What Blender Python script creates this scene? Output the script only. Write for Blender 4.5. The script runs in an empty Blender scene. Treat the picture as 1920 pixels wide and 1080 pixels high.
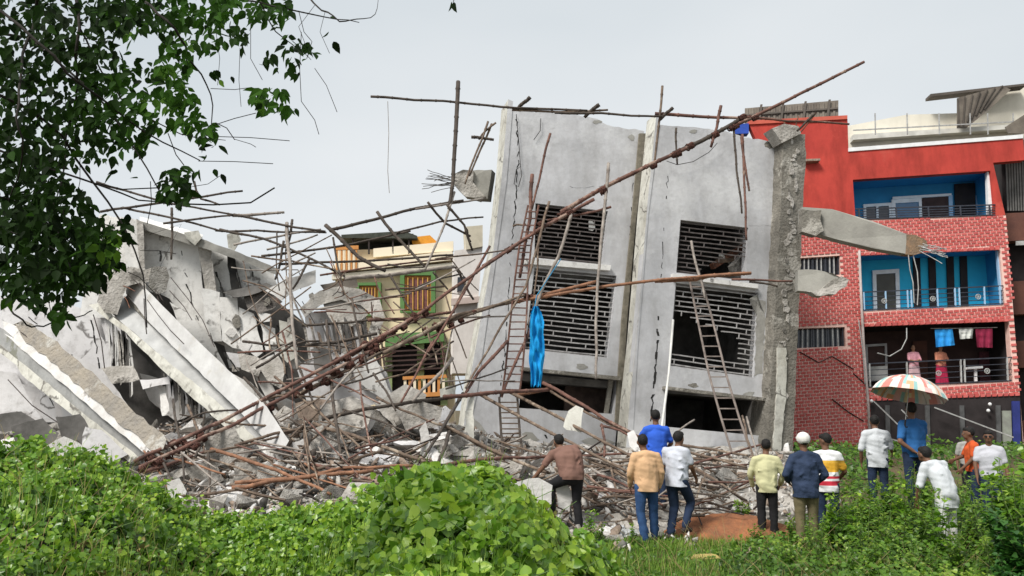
import bpy, bmesh, math, random
import numpy as np
from mathutils import Vector, Matrix, noise
random.seed(7); np.random.seed(7)
R = math.radians
C = bpy.context.scene.collection
scene = bpy.context.scene

# ---------------------------------------------------------------- camera, sky, sun
CAM = Vector((0, 0, 2.1)); PITCH = R(8.0); FPX = 1600.0
cam_d = bpy.data.cameras.new('camera'); cam = bpy.data.objects.new('camera', cam_d); C.objects.link(cam)
cam.location = CAM; cam.rotation_euler = (R(90) + PITCH, 0, 0)
cam_d.sensor_width = 36; cam_d.lens = 36 * FPX / 1920; cam_d.clip_start = 0.05; cam_d.clip_end = 2000
scene.camera = cam
w = bpy.data.worlds.new('World'); scene.world = w; w.use_nodes = True
nt = w.node_tree; nt.nodes.clear()
out = nt.nodes.new('ShaderNodeOutputWorld'); bg = nt.nodes.new('ShaderNodeBackground')
sky = nt.nodes.new('ShaderNodeTexSky'); sky.sky_type = 'NISHITA'; sky.sun_disc = False
SUN_EL, SUN_AZ = R(50), R(222)
sky.sun_elevation = SUN_EL; sky.sun_rotation = SUN_AZ; sky.dust_density = 4; sky.air_density = 1.0
hs = nt.nodes.new('ShaderNodeHueSaturation'); hs.inputs['Saturation'].default_value = 0.15
mx = nt.nodes.new('ShaderNodeMix'); mx.data_type = 'RGBA'; mx.inputs['Factor'].default_value = 0.86
tc = nt.nodes.new('ShaderNodeTexCoord'); mp = nt.nodes.new('ShaderNodeMapping'); mp.inputs['Scale'].default_value = (1, 1, 2.2)
nz = nt.nodes.new('ShaderNodeTexNoise'); nz.inputs['Scale'].default_value = 1.1; nz.inputs['Detail'].default_value = 4
cr = nt.nodes.new('ShaderNodeValToRGB')
cr.color_ramp.elements[0].position = 0.3; cr.color_ramp.elements[0].color = (4.25, 4.75, 5.1, 1)
cr.color_ramp.elements[1].position = 0.72; cr.color_ramp.elements[1].color = (6.0, 6.2, 6.35, 1)
L = nt.links.new
L(tc.outputs['Generated'], mp.inputs['Vector']); L(mp.outputs[0], nz.inputs['Vector']); L(nz.outputs['Fac'], cr.inputs['Fac'])
L(sky.outputs[0], hs.inputs['Color']); L(hs.outputs[0], mx.inputs['A']); L(cr.outputs[0], mx.inputs['B'])
L(mx.outputs['Result'], bg.inputs['Color']); L(bg.outputs[0], out.inputs['Surface'])
bg.inputs['Strength'].default_value = 0.11
sd = bpy.data.lights.new('sun', 'SUN'); sun = bpy.data.objects.new('sun', sd); C.objects.link(sun)
sd.energy = 3.0; sd.angle = R(17); sd.color = (1, 0.965, 0.91)
sdir = Vector((math.sin(SUN_AZ) * math.cos(SUN_EL), math.cos(SUN_AZ) * math.cos(SUN_EL), math.sin(SUN_EL)))
sun.rotation_euler = sdir.to_track_quat('Z', 'Y').to_euler()
scene.view_settings.view_transform = 'Standard'; scene.view_settings.look = 'None'
scene.view_settings.exposure = 0.45; scene.view_settings.gamma = 1.0
scene.cycles.max_bounces = 6; scene.cycles.transparent_max_bounces = 6

# ---------------------------------------------------------------- helpers
def ray(px, py):
    u = (px - 960) / FPX; v = (540 - py) / FPX
    return Vector((u, math.cos(PITCH) - math.sin(PITCH) * v, math.sin(PITCH) + math.cos(PITCH) * v))
def P(px, py, Y):
    r = ray(px, py); return CAM + r * (Y / r.y)
def smooth(a, b, x):
    t = min(1, max(0, (x - a) / (b - a))); return t * t * (3 - 2 * t)
def lerp(a, b, t): return a + (b - a) * t
def interp(x, xs, ys): return float(np.interp(x, xs, ys))
def pn(x, y=0, z=0, s=1.0): return noise.noise(Vector((x * s, y * s, z * s)))

class Pl:
    """a plane in the world; hit() is where a sight line meets it, off metres towards the viewer"""
    def __init__(s, p0, n): s.p = Vector(p0); s.n = Vector(n).normalized()
    def hit(s, px, py, off=0):
        r = ray(px, py); o = s.p + s.n * off
        return CAM + r * ((o - CAM).dot(s.n) / r.dot(s.n))
def par_plane(c, Y):
    """plane and axes of the parallelogram whose four corners show at c"""
    rr = [np.array(ray(*q)) for q in c]
    d = np.linalg.solve(np.array([rr[0], -rr[1], rr[2]]).T, rr[3]); d = np.append(d, 1.0)
    q = [rr[i] * d[i] for i in range(4)]; s = Y / np.mean([k[1] for k in q])
    q = [Vector(k * s) + CAM for k in q]
    U = q[1] - q[0]; V = q[0] - q[3]; n = U.cross(V).normalized()
    if n.y > 0: n = -n
    p = Pl(q[0], n); p.U = U.normalized(); p.V = V.normalized(); return p

class G:
    """collects shapes in world space, build() makes them ONE mesh object"""
    def __init__(s): s.v = []; s.f = []; s.mi = []
    def add(s, vs, fs, mi=0):
        b = len(s.v); s.v += [Vector(q) for q in vs]; s.f += [[i + b for i in f] for f in fs]; s.mi += [mi] * len(fs)
    def prism(s, pts, d, mi=0):
        """polygon pts swept by vector d"""
        n = len(pts); d = Vector(d)
        vs = list(pts) + [Vector(q) + d for q in pts]
        nn = Vector((0, 0, 0))
        for i in range(n): nn += Vector(pts[i]).cross(Vector(pts[(i + 1) % n]))
        fl = nn.dot(d) > 0
        fs = [list(range(n)), list(range(2 * n - 1, n - 1, -1))] + [[i, i + n, (i + 1) % n + n, (i + 1) % n] for i in range(n)]
        if fl: fs = [list(reversed(f)) for f in fs]
        s.add(vs, fs, mi)
    def box(s, c, x, y, z, mi=0):
        """centre, three half axes"""
        c, x, y, z = map(Vector, (c, x, y, z))
        s.prism([c - x - y - z, c + x - y - z, c + x - y + z, c - x - y + z], y * 2, mi)
    def abox(s, lo, hi, mi=0):
        lo = Vector(lo); hi = Vector(hi); h = (hi - lo) / 2
        s.box((lo + hi) / 2, (h.x, 0, 0), (0, h.y, 0), (0, 0, h.z), mi)
    def bar(s, a, b, w, h=None, up=(0, 0, 1), mi=0):
        a = Vector(a); b = Vector(b); h = h or w; d = (b - a)
        if d.length < 1e-6: return
        e = d.normalized(); up = Vector(up)
        if abs(e.dot(up)) > .95: up = Vector((0, 1, 0)) if abs(e.y) < .9 else Vector((1, 0, 0))
        x = e.cross(up).normalized(); z = x.cross(e)
        s.box((a + b) / 2, x * w / 2, d / 2, z * h / 2, mi)
    def tube(s, pts, rad, n=6, mi=0, cap=True):
        pts = [Vector(q) for q in pts]
        if not hasattr(rad, '__len__'): rad = [rad] * len(pts)
        e0 = (pts[1] - pts[0]).normalized()
        x = e0.cross(Vector((0, 0, 1)) if abs(e0.z) < .9 else Vector((1, 0, 0))).normalized()
        vs = []; fs = []
        for i, q in enumerate(pts):
            e = (pts[min(i + 1, len(pts) - 1)] - pts[max(i - 1, 0)]).normalized()
            x = (x - e * x.dot(e)).normalized(); y = e.cross(x)
            for k in range(n):
                a = 2 * math.pi * k / n
                vs.append(q + (x * math.cos(a) + y * math.sin(a)) * rad[i])
        for i in range(len(pts) - 1):
            for k in range(n):
                k2 = (k + 1) % n
                fs.append([i * n + k, i * n + k2, (i + 1) * n + k2, (i + 1) * n + k])
        if cap: fs += [list(range(n - 1, -1, -1)), [(len(pts) - 1) * n + k for k in range(n)]]
        s.add(vs, fs, mi)
    def capsule(s, a, b, ra, rb, n=12, sc=None):
        a = Vector(a); b = Vector(b); d = b - a
        if d.length < 1e-4: d = Vector((0, 0, 1e-3)); b = a + d
        e = d.normalized(); pts = []; rad = []
        for t in (80, 55, 30, 0): pts.append(a - e * ra * math.sin(R(t))); rad.append(ra * math.cos(R(t)))
        for t in (0, 30, 55, 80): pts.append(b + e * rb * math.sin(R(t))); rad.append(rb * math.cos(R(t)))
        s.tube(pts, rad, n)
    def ell(s, c, r, rot=None, n=12, m=8):
        c = Vector(c); vs = []; fs = []
        for i in range(m + 1):
            th = math.pi * max(.02, min(.98, i / m))
            for k in range(n):
                a = 2 * math.pi * k / n
                q = Vector((r[0] * math.sin(th) * math.cos(a), r[1] * math.sin(th) * math.sin(a), r[2] * math.cos(th)))
                if rot: q = rot @ q
                vs.append(c + q)
        for i in range(m):
            for k in range(n):
                k2 = (k + 1) % n; fs.append([i * n + k, (i + 1) * n + k, (i + 1) * n + k2, i * n + k2])
        fs += [list(range(n)), list(range((m + 1) * n - 1, m * n - 1, -1))]
        s.add(vs, fs)
    def build(s, name, mat, parent=None, org=None, smooth_=False, mats=None):
        me = bpy.data.meshes.new(name)
        if parent is not None: o0 = Vector(parent['_w']) if '_w' in parent else Vector((0, 0, 0))
        elif org is not None: o0 = Vector(org)
        else:
            lo = Vector([min(q[i] for q in s.v) for i in range(3)]); hi = Vector([max(q[i] for q in s.v) for i in range(3)])
            o0 = Vector(((lo.x + hi.x) / 2, (lo.y + hi.y) / 2, lo.z))
        me.from_pydata([q - o0 for q in s.v], [], s.f)
        for m_ in (mats or [mat]): me.materials.append(m_)
        if mats: me.polygons.foreach_set('material_index', s.mi)
        if smooth_: me.polygons.foreach_set('use_smooth', [True] * len(me.polygons))
        me.update()
        return link(name, me, parent, o0)

WORLD = {}
def link(name, me, parent=None, o0=None):
    o = bpy.data.objects.new(name, me); C.objects.link(o)
    if parent is not None:
        o.parent = parent; o['_w'] = list(parent['_w'])
    else:
        o.location = o0; o['_w'] = list(o0)
    return o
USED = {}
def tag(o, label=None, cat=None, group=None, kind=None):
    if label:
        if kind is None and not group:
            k = label.lower()
            USED[k] = USED.get(k, 0) + 1
            if USED[k] > 1: print('DUP LABEL', label)
        o['label'] = label
    if cat: o['category'] = cat
    if group: o['group'] = group
    if kind: o['kind'] = kind
    return o
def thing(name, loc, label, cat, group=None):
    o = bpy.data.objects.new(name, None); C.objects.link(o); o.location = loc; o['_w'] = list(loc); o.empty_display_size = .2
    return tag(o, label, cat, group)
def struct(o): o['kind'] = 'structure'; return o

def wall_holes(g, outer, holes, thick, mi=0):
    """outer and holes: lists of world points in one plane; thick: vector to the back"""
    bm = bmesh.new(); loops = []
    for lp in [outer] + holes:
        vs = [bm.verts.new(q) for q in lp]
        es = [bm.edges.new((vs[i], vs[(i + 1) % len(vs)])) for i in range(len(vs))]
        loops += es
    bmesh.ops.triangle_fill(bm, use_beauty=True, use_dissolve=False, edges=loops)
    bm.verts.ensure_lookup_table(); bm.verts.index_update()
    vs = [v.co.copy() for v in bm.verts]; n = len(vs); th = Vector(thick)
    tri = []
    for f in bm.faces:
        ix = [v.index for v in f.verts]
        if f.normal.dot(th) > 0: ix.reverse()
        tri.append(ix)
    g.add(vs + [q + th for q in vs], tri + [[i + n for i in reversed(t)] for t in tri], mi)
    k = 0
    for lp in [outer] + holes:
        m = len(lp); q = [k + i for i in range(m)]; k += m
        b = len(g.v) - 2 * n
        for i in range(m):
            g.f.append([b + q[i], b + q[(i + 1) % m], b + q[(i + 1) % m] + n, b + q[i] + n]); g.mi.append(mi)
    bm.free()
def fix_normals(o):
    bm = bmesh.new(); bm.from_mesh(o.data); bmesh.ops.recalc_face_normals(bm, faces=bm.faces); bm.to_mesh(o.data); bm.free(); return o

# ---------------------------------------------------------------- materials
MC = {}
def M(name, c1, c2=None, scale=3.0, rough=0.85, bump=0.0, bscale=None, detail=6, metal=0.0, streak=0.0, c3=None, spec=0.3, dist=0.02, trans=0.0, lo=.35, hi=.65, c3w=(.56, .61), dirt=0.0, cracks=0.0):
    """colour noise between c1 and c2 (and worn patches c3), fine relief"""
    if name in MC: return MC[name]
    m = bpy.data.materials.new(name); m.use_nodes = True; t = m.node_tree; N = t.nodes; K = t.links.new
    b = N['Principled BSDF']; b.inputs['Roughness'].default_value = rough; b.inputs['Metallic'].default_value = metal
    b.inputs['Specular IOR Level'].default_value = spec
    tc = N.new('ShaderNodeTexCoord')
    c2 = c2 or tuple(x * 0.75 for x in c1)
    n1 = N.new('ShaderNodeTexNoise'); n1.inputs['Scale'].default_value = scale; n1.inputs['Detail'].default_value = detail; n1.inputs['Roughness'].default_value = .62
    K(tc.outputs['Object'], n1.inputs['Vector'])
    r1 = N.new('ShaderNodeValToRGB'); r1.color_ramp.elements[0].position = lo; r1.color_ramp.elements[1].position = hi
    r1.color_ramp.elements[0].color = (*c2, 1); r1.color_ramp.elements[1].color = (*c1, 1)
    K(n1.outputs['Fac'], r1.inputs['Fac']); col = r1.outputs[0]
    if streak:
        mp = N.new('ShaderNodeMapping'); mp.inputs['Scale'].default_value = (1.7, 1.7, .55)
        n2 = N.new('ShaderNodeTexNoise'); n2.inputs['Scale'].default_value = 1.0; n2.inputs['Detail'].default_value = 9; n2.inputs['Roughness'].default_value = .65
        K(tc.outputs['Object'], mp.inputs['Vector']); K(mp.outputs[0], n2.inputs['Vector'])
        r2 = N.new('ShaderNodeValToRGB'); r2.color_ramp.elements[0].position = .42; r2.color_ramp.elements[1].position = .7
        r2.color_ramp.elements[0].color = (0, 0, 0, 1); r2.color_ramp.elements[1].color = (streak,) * 3 + (1,)
        K(n2.outputs['Fac'], r2.inputs['Fac'])
        x = N.new('ShaderNodeMix'); x.data_type = 'RGBA'; K(r2.outputs[0], x.inputs['Factor']); K(col, x.inputs['A'])
        x.inputs['B'].default_value = (c1[0] * .38, c1[1] * .36, c1[2] * .33, 1); col = x.outputs['Result']
    if c3:
        n3 = N.new('ShaderNodeTexNoise'); n3.inputs['Scale'].default_value = scale * .45; n3.inputs['Detail'].default_value = 9; n3.inputs['Roughness'].default_value = .7
        K(tc.outputs['Object'], n3.inputs['Vector'])
        r3 = N.new('ShaderNodeValToRGB'); r3.color_ramp.elements[0].position = c3w[0]; r3.color_ramp.elements[1].position = c3w[1]
        K(n3.outputs['Fac'], r3.inputs['Fac'])
        x = N.new('ShaderNodeMix'); x.data_type = 'RGBA'; K(r3.outputs[0], x.inputs['Factor']); K(col, x.inputs['A']); x.inputs['B'].default_value = (*c3, 1); col = x.outputs['Result']
    def over(col, fac, c):
        x = N.new('ShaderNodeMix'); x.data_type = 'RGBA'; K(fac, x.inputs['Factor']); K(col, x.inputs['A']); x.inputs['B'].default_value = (*c, 1); return x.outputs['Result']
    if dirt:   # grime and dust spots
        n5 = N.new('ShaderNodeTexNoise'); n5.inputs['Scale'].default_value = 4.2; n5.inputs['Detail'].default_value = 12; n5.inputs['Roughness'].default_value = .72
        K(tc.outputs['Object'], n5.inputs['Vector']); r5 = N.new('ShaderNodeValToRGB'); r5.color_ramp.elements[0].position = .5; r5.color_ramp.elements[1].position = .72
        r5.color_ramp.elements[0].color = (0, 0, 0, 1); r5.color_ramp.elements[1].color = (dirt,) * 3 + (1,); K(n5.outputs['Fac'], r5.inputs['Fac']); col = over(col, r5.outputs[0], (.20, .185, .16))
    if cracks:   # hairline cracks
        nw = N.new('ShaderNodeTexNoise'); nw.inputs['Scale'].default_value = 2.5; nw.inputs['Detail'].default_value = 4; K(tc.outputs['Object'], nw.inputs['Vector'])
        va = N.new('ShaderNodeVectorMath'); va.operation = 'MULTIPLY_ADD'; K(nw.outputs['Color'], va.inputs[0]); va.inputs[1].default_value = (.55, .55, .55); K(tc.outputs['Object'], va.inputs[2])
        vo = N.new('ShaderNodeTexVoronoi'); vo.feature = 'DISTANCE_TO_EDGE'; vo.inputs['Scale'].default_value = cracks; K(va.outputs[0], vo.inputs['Vector'])
        r6 = N.new('ShaderNodeValToRGB'); r6.color_ramp.elements[0].position = .008; r6.color_ramp.elements[1].position = .03; r6.color_ramp.elements[0].color = (.8, .8, .8, 1); r6.color_ramp.elements[1].color = (0, 0, 0, 1)
        K(vo.outputs['Distance'], r6.inputs['Fac'])
        mm = N.new('ShaderNodeMath'); mm.operation = 'MULTIPLY'; K(r6.outputs[0], mm.inputs[0]); r7 = N.new('ShaderNodeValToRGB'); r7.color_ramp.elements[0].position = .48; r7.color_ramp.elements[1].position = .56; K(nw.outputs['Fac'], r7.inputs['Fac']); K(r7.outputs[0], mm.inputs[1])
        col = over(col, mm.outputs[0], (.10, .09, .08))
    K(col, b.inputs['Base Color'])
    if bump:
        n4 = N.new('ShaderNodeTexNoise'); n4.inputs['Scale'].default_value = bscale or scale * 6; n4.inputs['Detail'].default_value = 6
        K(tc.outputs['Object'], n4.inputs['Vector'])
        bp = N.new('ShaderNodeBump'); bp.inputs['Strength'].default_value = bump; bp.inputs['Distance'].default_value = dist
        K(n4.outputs['Fac'], bp.inputs['Height']); K(bp.outputs[0], b.inputs['Normal'])
    MC[name] = m; return m
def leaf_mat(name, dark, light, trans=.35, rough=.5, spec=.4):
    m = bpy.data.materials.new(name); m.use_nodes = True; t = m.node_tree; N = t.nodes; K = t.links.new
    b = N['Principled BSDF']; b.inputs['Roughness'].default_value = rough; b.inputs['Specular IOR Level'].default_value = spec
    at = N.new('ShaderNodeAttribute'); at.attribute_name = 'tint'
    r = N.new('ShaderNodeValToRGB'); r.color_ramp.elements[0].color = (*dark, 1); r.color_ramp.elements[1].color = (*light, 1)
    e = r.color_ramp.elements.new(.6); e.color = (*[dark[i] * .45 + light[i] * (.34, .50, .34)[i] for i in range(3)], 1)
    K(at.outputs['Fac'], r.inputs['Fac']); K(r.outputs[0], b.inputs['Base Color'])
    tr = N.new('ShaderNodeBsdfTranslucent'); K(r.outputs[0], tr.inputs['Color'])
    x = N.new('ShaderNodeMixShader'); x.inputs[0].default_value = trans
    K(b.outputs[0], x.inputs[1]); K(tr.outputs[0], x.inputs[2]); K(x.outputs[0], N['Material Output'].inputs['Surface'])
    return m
grey_plaster = M('grey_plaster', (.60, .60, .615), (.45, .45, .46), .8, .9, .5, 7, streak=.42, c3=(.66, .66, .66), c3w=(.5, .68), dirt=.20)
white_plaster = M('white_plaster', (.80, .785, .755), (.68, .665, .635), 1.4, .9, .4, 10, streak=.2, dirt=.55, cracks=.9)
lilac_plaster = M('lilac_plaster', (.72, .705, .70), (.60, .585, .585), 1.1, .9, .4, 10, streak=.2, dirt=.45, cracks=.7)
cream_plaster = M('cream_plaster', (.66, .65, .585), (.50, .485, .43), 2.0, .9, .4, 12, streak=.4, c3=(.46, .44, .38), dirt=.8, cracks=.8)
raw_concrete = M('raw_concrete', (.27, .25, .215), (.15, .14, .12), 2.4, .95, .9, 14, streak=.5, c3=(.36, .34, .30), dist=.05)
beam_concrete = M('beam_concrete', (.33, .32, .285), (.25, .24, .215), 1.6, .95, .4, 14)
rubble_concrete = M('rubble_concrete', (.50, .47, .43), (.27, .25, .22), 2.6, .95, .9, 14, dist=.05, c3=(.13, .12, .105))
rubble_white = M('rubble_white', (.72, .70, .68), (.52, .50, .47), 2.2, .93, .6, 12, dist=.03, c3=(.30, .28, .26))
rubble_brown = M('rubble_brown', (.36, .28, .22), (.21, .16, .125), 3.0, .95, .9, 14, dist=.05)
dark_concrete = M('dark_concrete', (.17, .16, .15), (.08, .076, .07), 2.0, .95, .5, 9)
crack_dark = M('crack_dark', (.035, .033, .03), (.02, .02, .02), 6, 1.0)
rust = M('rust', (.17, .065, .035), (.07, .035, .025), 9, .85, .4, 40, c3=(.24, .12, .075))
rust_dark = M('rust_dark', (.055, .04, .035), (.03, .024, .022), 9, .8, .3, 40)
steel_pale = M('steel_pale', (.46, .46, .45), (.27, .26, .25), 8, .6, .2, 40)
pole_red = M('pole_red', (.20, .10, .075), (.075, .042, .034), 4, .85, .6, 30, c3=(.30, .21, .165))
pole_brown = M('pole_brown', (.20, .145, .105), (.085, .06, .045), 5, .85, .5, 30, c3=(.31, .25, .19))
pole_dark = M('pole_dark', (.095, .075, .06), (.045, .036, .03), 5, .85, .5, 30)
pole_grey = M('pole_grey', (.36, .32, .28), (.18, .15, .13), 5, .85, .5, 30)
pole_orange = M('pole_orange', (.33, .165, .095), (.15, .075, .045), 5, .8, .5, 30)
rope_m = M('rope', (.11, .045, .032), (.05, .025, .02), 14, .95, .6, 50)
# ---------------------------------------------------------------- ground
def ground_z(x, y):
    z = 0.85 * smooth(15.5, 22, y)
    z = max(z, 0.3 * smooth(5.0, 7.0, x) * smooth(12.5, 15.5, y))
    return z + .05 * pn(x, y, 0, .6)
def heap_z(x, y):
    """the heap of rubble over the ground"""
    z = interp(y, [11.5, 12.5, 13.5, 15, 17.5, 20, 23], [0, .45, .7, 1.0, 1.4, 1.5, 1.5])
    xs = x * 18 / max(y, 1)
    k = interp(xs, [-14, -9, -4.5, -1.5, .5, 3.5, 5.0, 6.3], [.5, .62, 1.0, .8, .42, .34, .30, .22])
    if xs > 0: k *= smooth(13.0 + 1.4 * smooth(3.6, 4.6, xs), 15.5 + 1.8 * smooth(3.6, 4.6, xs), y) * (1 - smooth(6.2, 7.2, xs))
    return z * k + .12 * pn(x, y, 3, 1.3)
g = G(); nx, ny = 110, 100
xs = [math.copysign(abs(t) ** 1.6, t) * 150 for t in np.linspace(-1, 1, nx)]
ys = [2 + (t ** 2.1) * 400 for t in np.linspace(0, 1, ny)]
ys[0] = -30
for y in ys:
    for x in xs: g.v.append(Vector((x, y, ground_z(x, y))))
for j in range(ny - 1):
    for i in range(nx - 1): g.f.append([j * nx + i, j * nx + i + 1, (j + 1) * nx + i + 1, (j + 1) * nx + i]); g.mi.append(0)
soil = M('soil', (.13, .085, .05), (.07, .065, .03), 1.2, .97, .6, 18, c3=(.06, .09, .025))
struct(g.build('ground', soil, org=(0, 0, 0), smooth_=True))
g = G(); nx, ny = 150, 90
for j in range(ny):
    y = 11.6 + 12.5 * j / (ny - 1)
    for i in range(nx):
        x = -15 + 22 * i / (nx - 1)
        h = heap_z(x, y)
        g.v.append(Vector((x, y, ground_z(x, y) * (1 if x > 0 else 1) * .6 + h - .05 + (.16 * pn(x, y, 9, 3.2) if h > .15 else 0))))
for j in range(ny - 1):
    for i in range(nx - 1): g.f.append([j * nx + i, j * nx + i + 1, (j + 1) * nx + i + 1, (j + 1) * nx + i]); g.mi.append(0)
o = g.build('rubble_heap', rubble_concrete, org=(0, 0, 0)); o['kind'] = 'stuff'
def surf_z(x, y): return max(ground_z(x, y), ground_z(x, y) * .6 + heap_z(x, y))
g = G()
for k in range(9):
    for i in range(24):
        a = i / 24 * 2 * math.pi; r = k / 8
        g.v.append(Vector((3.6 + 1.45 * r * math.cos(a), 14.6 + 1.1 * r * math.sin(a), .02 + .33 * (1 - r ** 2) + .05 * pn(k, i, 1, .7) * (1 - r) - .05 * r)))
for k in range(8):
    for i in range(24): g.f.append([k * 24 + i, k * 24 + (i + 1) % 24, (k + 1) * 24 + (i + 1) % 24, (k + 1) * 24 + i]); g.mi.append(0)
red_soil = M('red_soil', (.34, .135, .06), (.19, .085, .045), 4, 1, .8, 22, dist=.05)
tag(g.build('soil_mound', red_soil, smooth_=True), 'low mound of bare orange earth between the two groups of people', 'soil mound')

# ---------------------------------------------------------------- the leaning block
PA = Pl(P(1080, 520, 24.3), (0.22, -0.975, 0.0))
PB = Pl(PA.p + PA.n * 0.95, PA.n)
nA = PA.n
lb = thing('leaning_building', P(1160, 830, 24.3), 'tilted grey concrete shell of two bays with wrecked window grilles, propped by poles', 'collapsed building')
def hp(pl, pts, off=0): return [pl.hit(x, y, off) for x, y in pts]
def jag(pts, amp=2.2, step=11, seed=0):
    """edge from pixel list broken up into a ragged line"""
    rr = random.Random(seed); o = []
    for (x0, y0), (x1, y1) in zip(pts[:-1], pts[1:]):
        n = max(1, int(math.hypot(x1 - x0, y1 - y0) / step))
        for i in range(n):
            t = i / n; o.append((lerp(x0, x1, t) + (rr.uniform(-amp, amp) if i else 0), lerp(y0, y1, t) + (rr.uniform(-amp, amp) if i else 0)))
    o.append(pts[-1]); return o
WA1 = [(1004, 381), (1140, 396), (1128, 496), (1002, 483)]
WA2 = [(1002, 502), (1156, 517), (1139, 671), (984, 655)]
WA3 = [(980, 694), (1160, 712), (1149, 776), (973, 765)]
topA = jag([(957, 205), (985, 209), (1060, 213), (1120, 223), (1138, 234), (1160, 238), (1208, 246)], 1.6, 9, 3)
g = G()
wall_holes(g, hp(PA, topA + [(1150, 870), (868, 860), (893, 690), (925, 470), (942, 330)]), [hp(PA, q) for q in (WA1, WA2, WA3)], -nA * .3)
fix_normals(g.build('bay_wall', grey_plaster, lb))
WB1 = [(1276, 412), (1403, 427), (1398, 526), (1268, 511)]
WB2 = [(1267, 530), (1422, 549), (1413, 708), (1254, 686)]
WB3 = [(1250, 729), (1434, 751), (1428, 817), (1247, 800)]
topB = jag([(1233, 233), (1290, 238), (1350, 244), (1372, 250), (1395, 258), (1468, 266)], 1.3, 9, 5)
g = G()
wall_holes(g, hp(PB, topB + [(1462, 480), (1437, 880), (1178, 880), (1180, 760), (1192, 640), (1214, 380)]), [hp(PB, q) for q in (WB1, WB2, WB3)], -nA * .3)
fix_normals(g.build('bay_wall', grey_plaster, lb))
def col_prism(name, pts, pl, off, thick, m1, mside, parent=lb):
    g = G(); g.prism(hp(pl, pts, off), -nA * thick); n0 = len(pts)
    side = []
    for i, f in enumerate(g.f):
        a, b, c = [g.v[k] for k in f[:3]]; nn = (b - a).cross(c - a).normalized()
        g.mi[i] = 1 if abs(nn.dot(nA)) < .5 else 0
    return g.build(name, None, parent, mats=[m1, mside])
# end column (its side faces the fallen wing) and the centre column: only the thin plastered sides are pale
col_prism('end_column', [(953, 186), (966, 206), (953, 330), (934, 475), (899, 695), (885, 800), (868, 812), (882, 690), (917, 470), (936, 330), (947, 186)][0:1] + [(962, 190), (950, 340), (930, 485), (893, 745), (878, 810), (868, 810), (885, 690), (925, 470), (942, 320)], PA, .02, .95, grey_plaster, cream_plaster)
col_prism('centre_column', [(1231, 212), (1237, 234), (1216, 400), (1196, 650), (1184, 860), (1172, 862), (1181, 750), (1193, 640), (1214, 382)], PB, .02, .75, grey_plaster, cream_plaster)
g = G(); g.prism(hp(PA, [(1199, 250), (1211, 250), (1192, 420), (1176, 600), (1164, 800), (1153, 800), (1166, 600), (1184, 420)], .08), -nA * .12)
g.build('stained_joint', M('stained_joint', (.29, .26, .205), (.16, .145, .11), 5, .95, .6, 20, streak=.6), lb)
# raw corner column
raw = [(1468, 258), (1480, 247), (1510, 252), (1511, 300), (1504, 420), (1499, 560), (1493, 700), (1486, 865), (1437, 865), (1447, 700), (1459, 480), (1465, 360)]
g = G(); g.prism(hp(PB, jag(raw + [raw[0]], 1.2, 12, 8)[:-1], .5), -nA * .9)
o = g.build('corner_column', raw_concrete, lb)
g = G(); rr = random.Random(4)
yy = 256
while yy < 850:   # honeycombed core that shows in the broken face
    x = interp(yy, [260, 480, 700, 860], [1492, 1481, 1467, 1460]) + rr.uniform(-7, 7); h_ = rr.uniform(4, 17); w_ = rr.uniform(3, 8); n_ = rr.randint(5, 7)
    g.prism(hp(PB, [(x + w_ * rr.uniform(.5, 1.1) * math.cos(i / n_ * 6.28), yy + h_ * .6 * rr.uniform(.5, 1.1) * math.sin(i / n_ * 6.28)) for i in range(n_)], .5 + rr.uniform(.01, .05)), -nA * .1)
    yy += h_ * rr.uniform(.5, 1.6)
g.build('broken_core', rubble_concrete, lb)['kind'] = 'stuff'
g = G(); g.prism(hp(PB, jag([(1458, 652), (1474, 652), (1475, 700), (1472, 760), (1464, 850), (1448, 858), (1455, 760), (1458, 700)], 1.5, 9, 2), .56), -nA * .1)
g.build('plaster_strip', cream_plaster, lb)
g = G(); g.prism(hp(PB, [(1447, 241), (1470, 232), (1497, 236), (1502, 250), (1478, 262), (1466, 268), (1456, 252)], .6), -nA * .5)
g.build('broken_cap', rubble_concrete, lb)
g = G()
for a, b in (((1485, 262), (1497, 218)), ((1490, 262), (1530, 212)), ((1478, 258), (1470, 226))): g.tube([PB.hit(*a, .3), PB.hit(*b, .35)], .02, 5)
g.build('starter_bars', rust, lb)
# ledges and soffits under the openings
def ledge(pl, a, b, c, d, off, m, name='ledge'):
    g = G(); g.prism(hp(pl, [a, b, c, d], off), -nA * (off + .12)); g.build(name, m, lb)
ledge(PA, (984, 484), (1146, 497), (1144, 507), (984, 494), .16, white_plaster)
ledge(PA, (979, 688), (1164, 706), (1163, 713), (978, 694), .22, raw_concrete)
ledge(PB, (1262, 513), (1422, 533), (1422, 541), (1262, 521), .16, white_plaster)
ledge(PB, (1248, 724), (1446, 747), (1446, 753), (1247, 730), .22, raw_concrete)
for k in range(4):
    ledge(PB, (1225, 832 + k * 12), (1436, 852 + k * 12), (1436, 860 + k * 12), (1225, 840 + k * 12), .1 + .12 * k, grey_plaster, 'plinth_step')
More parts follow.
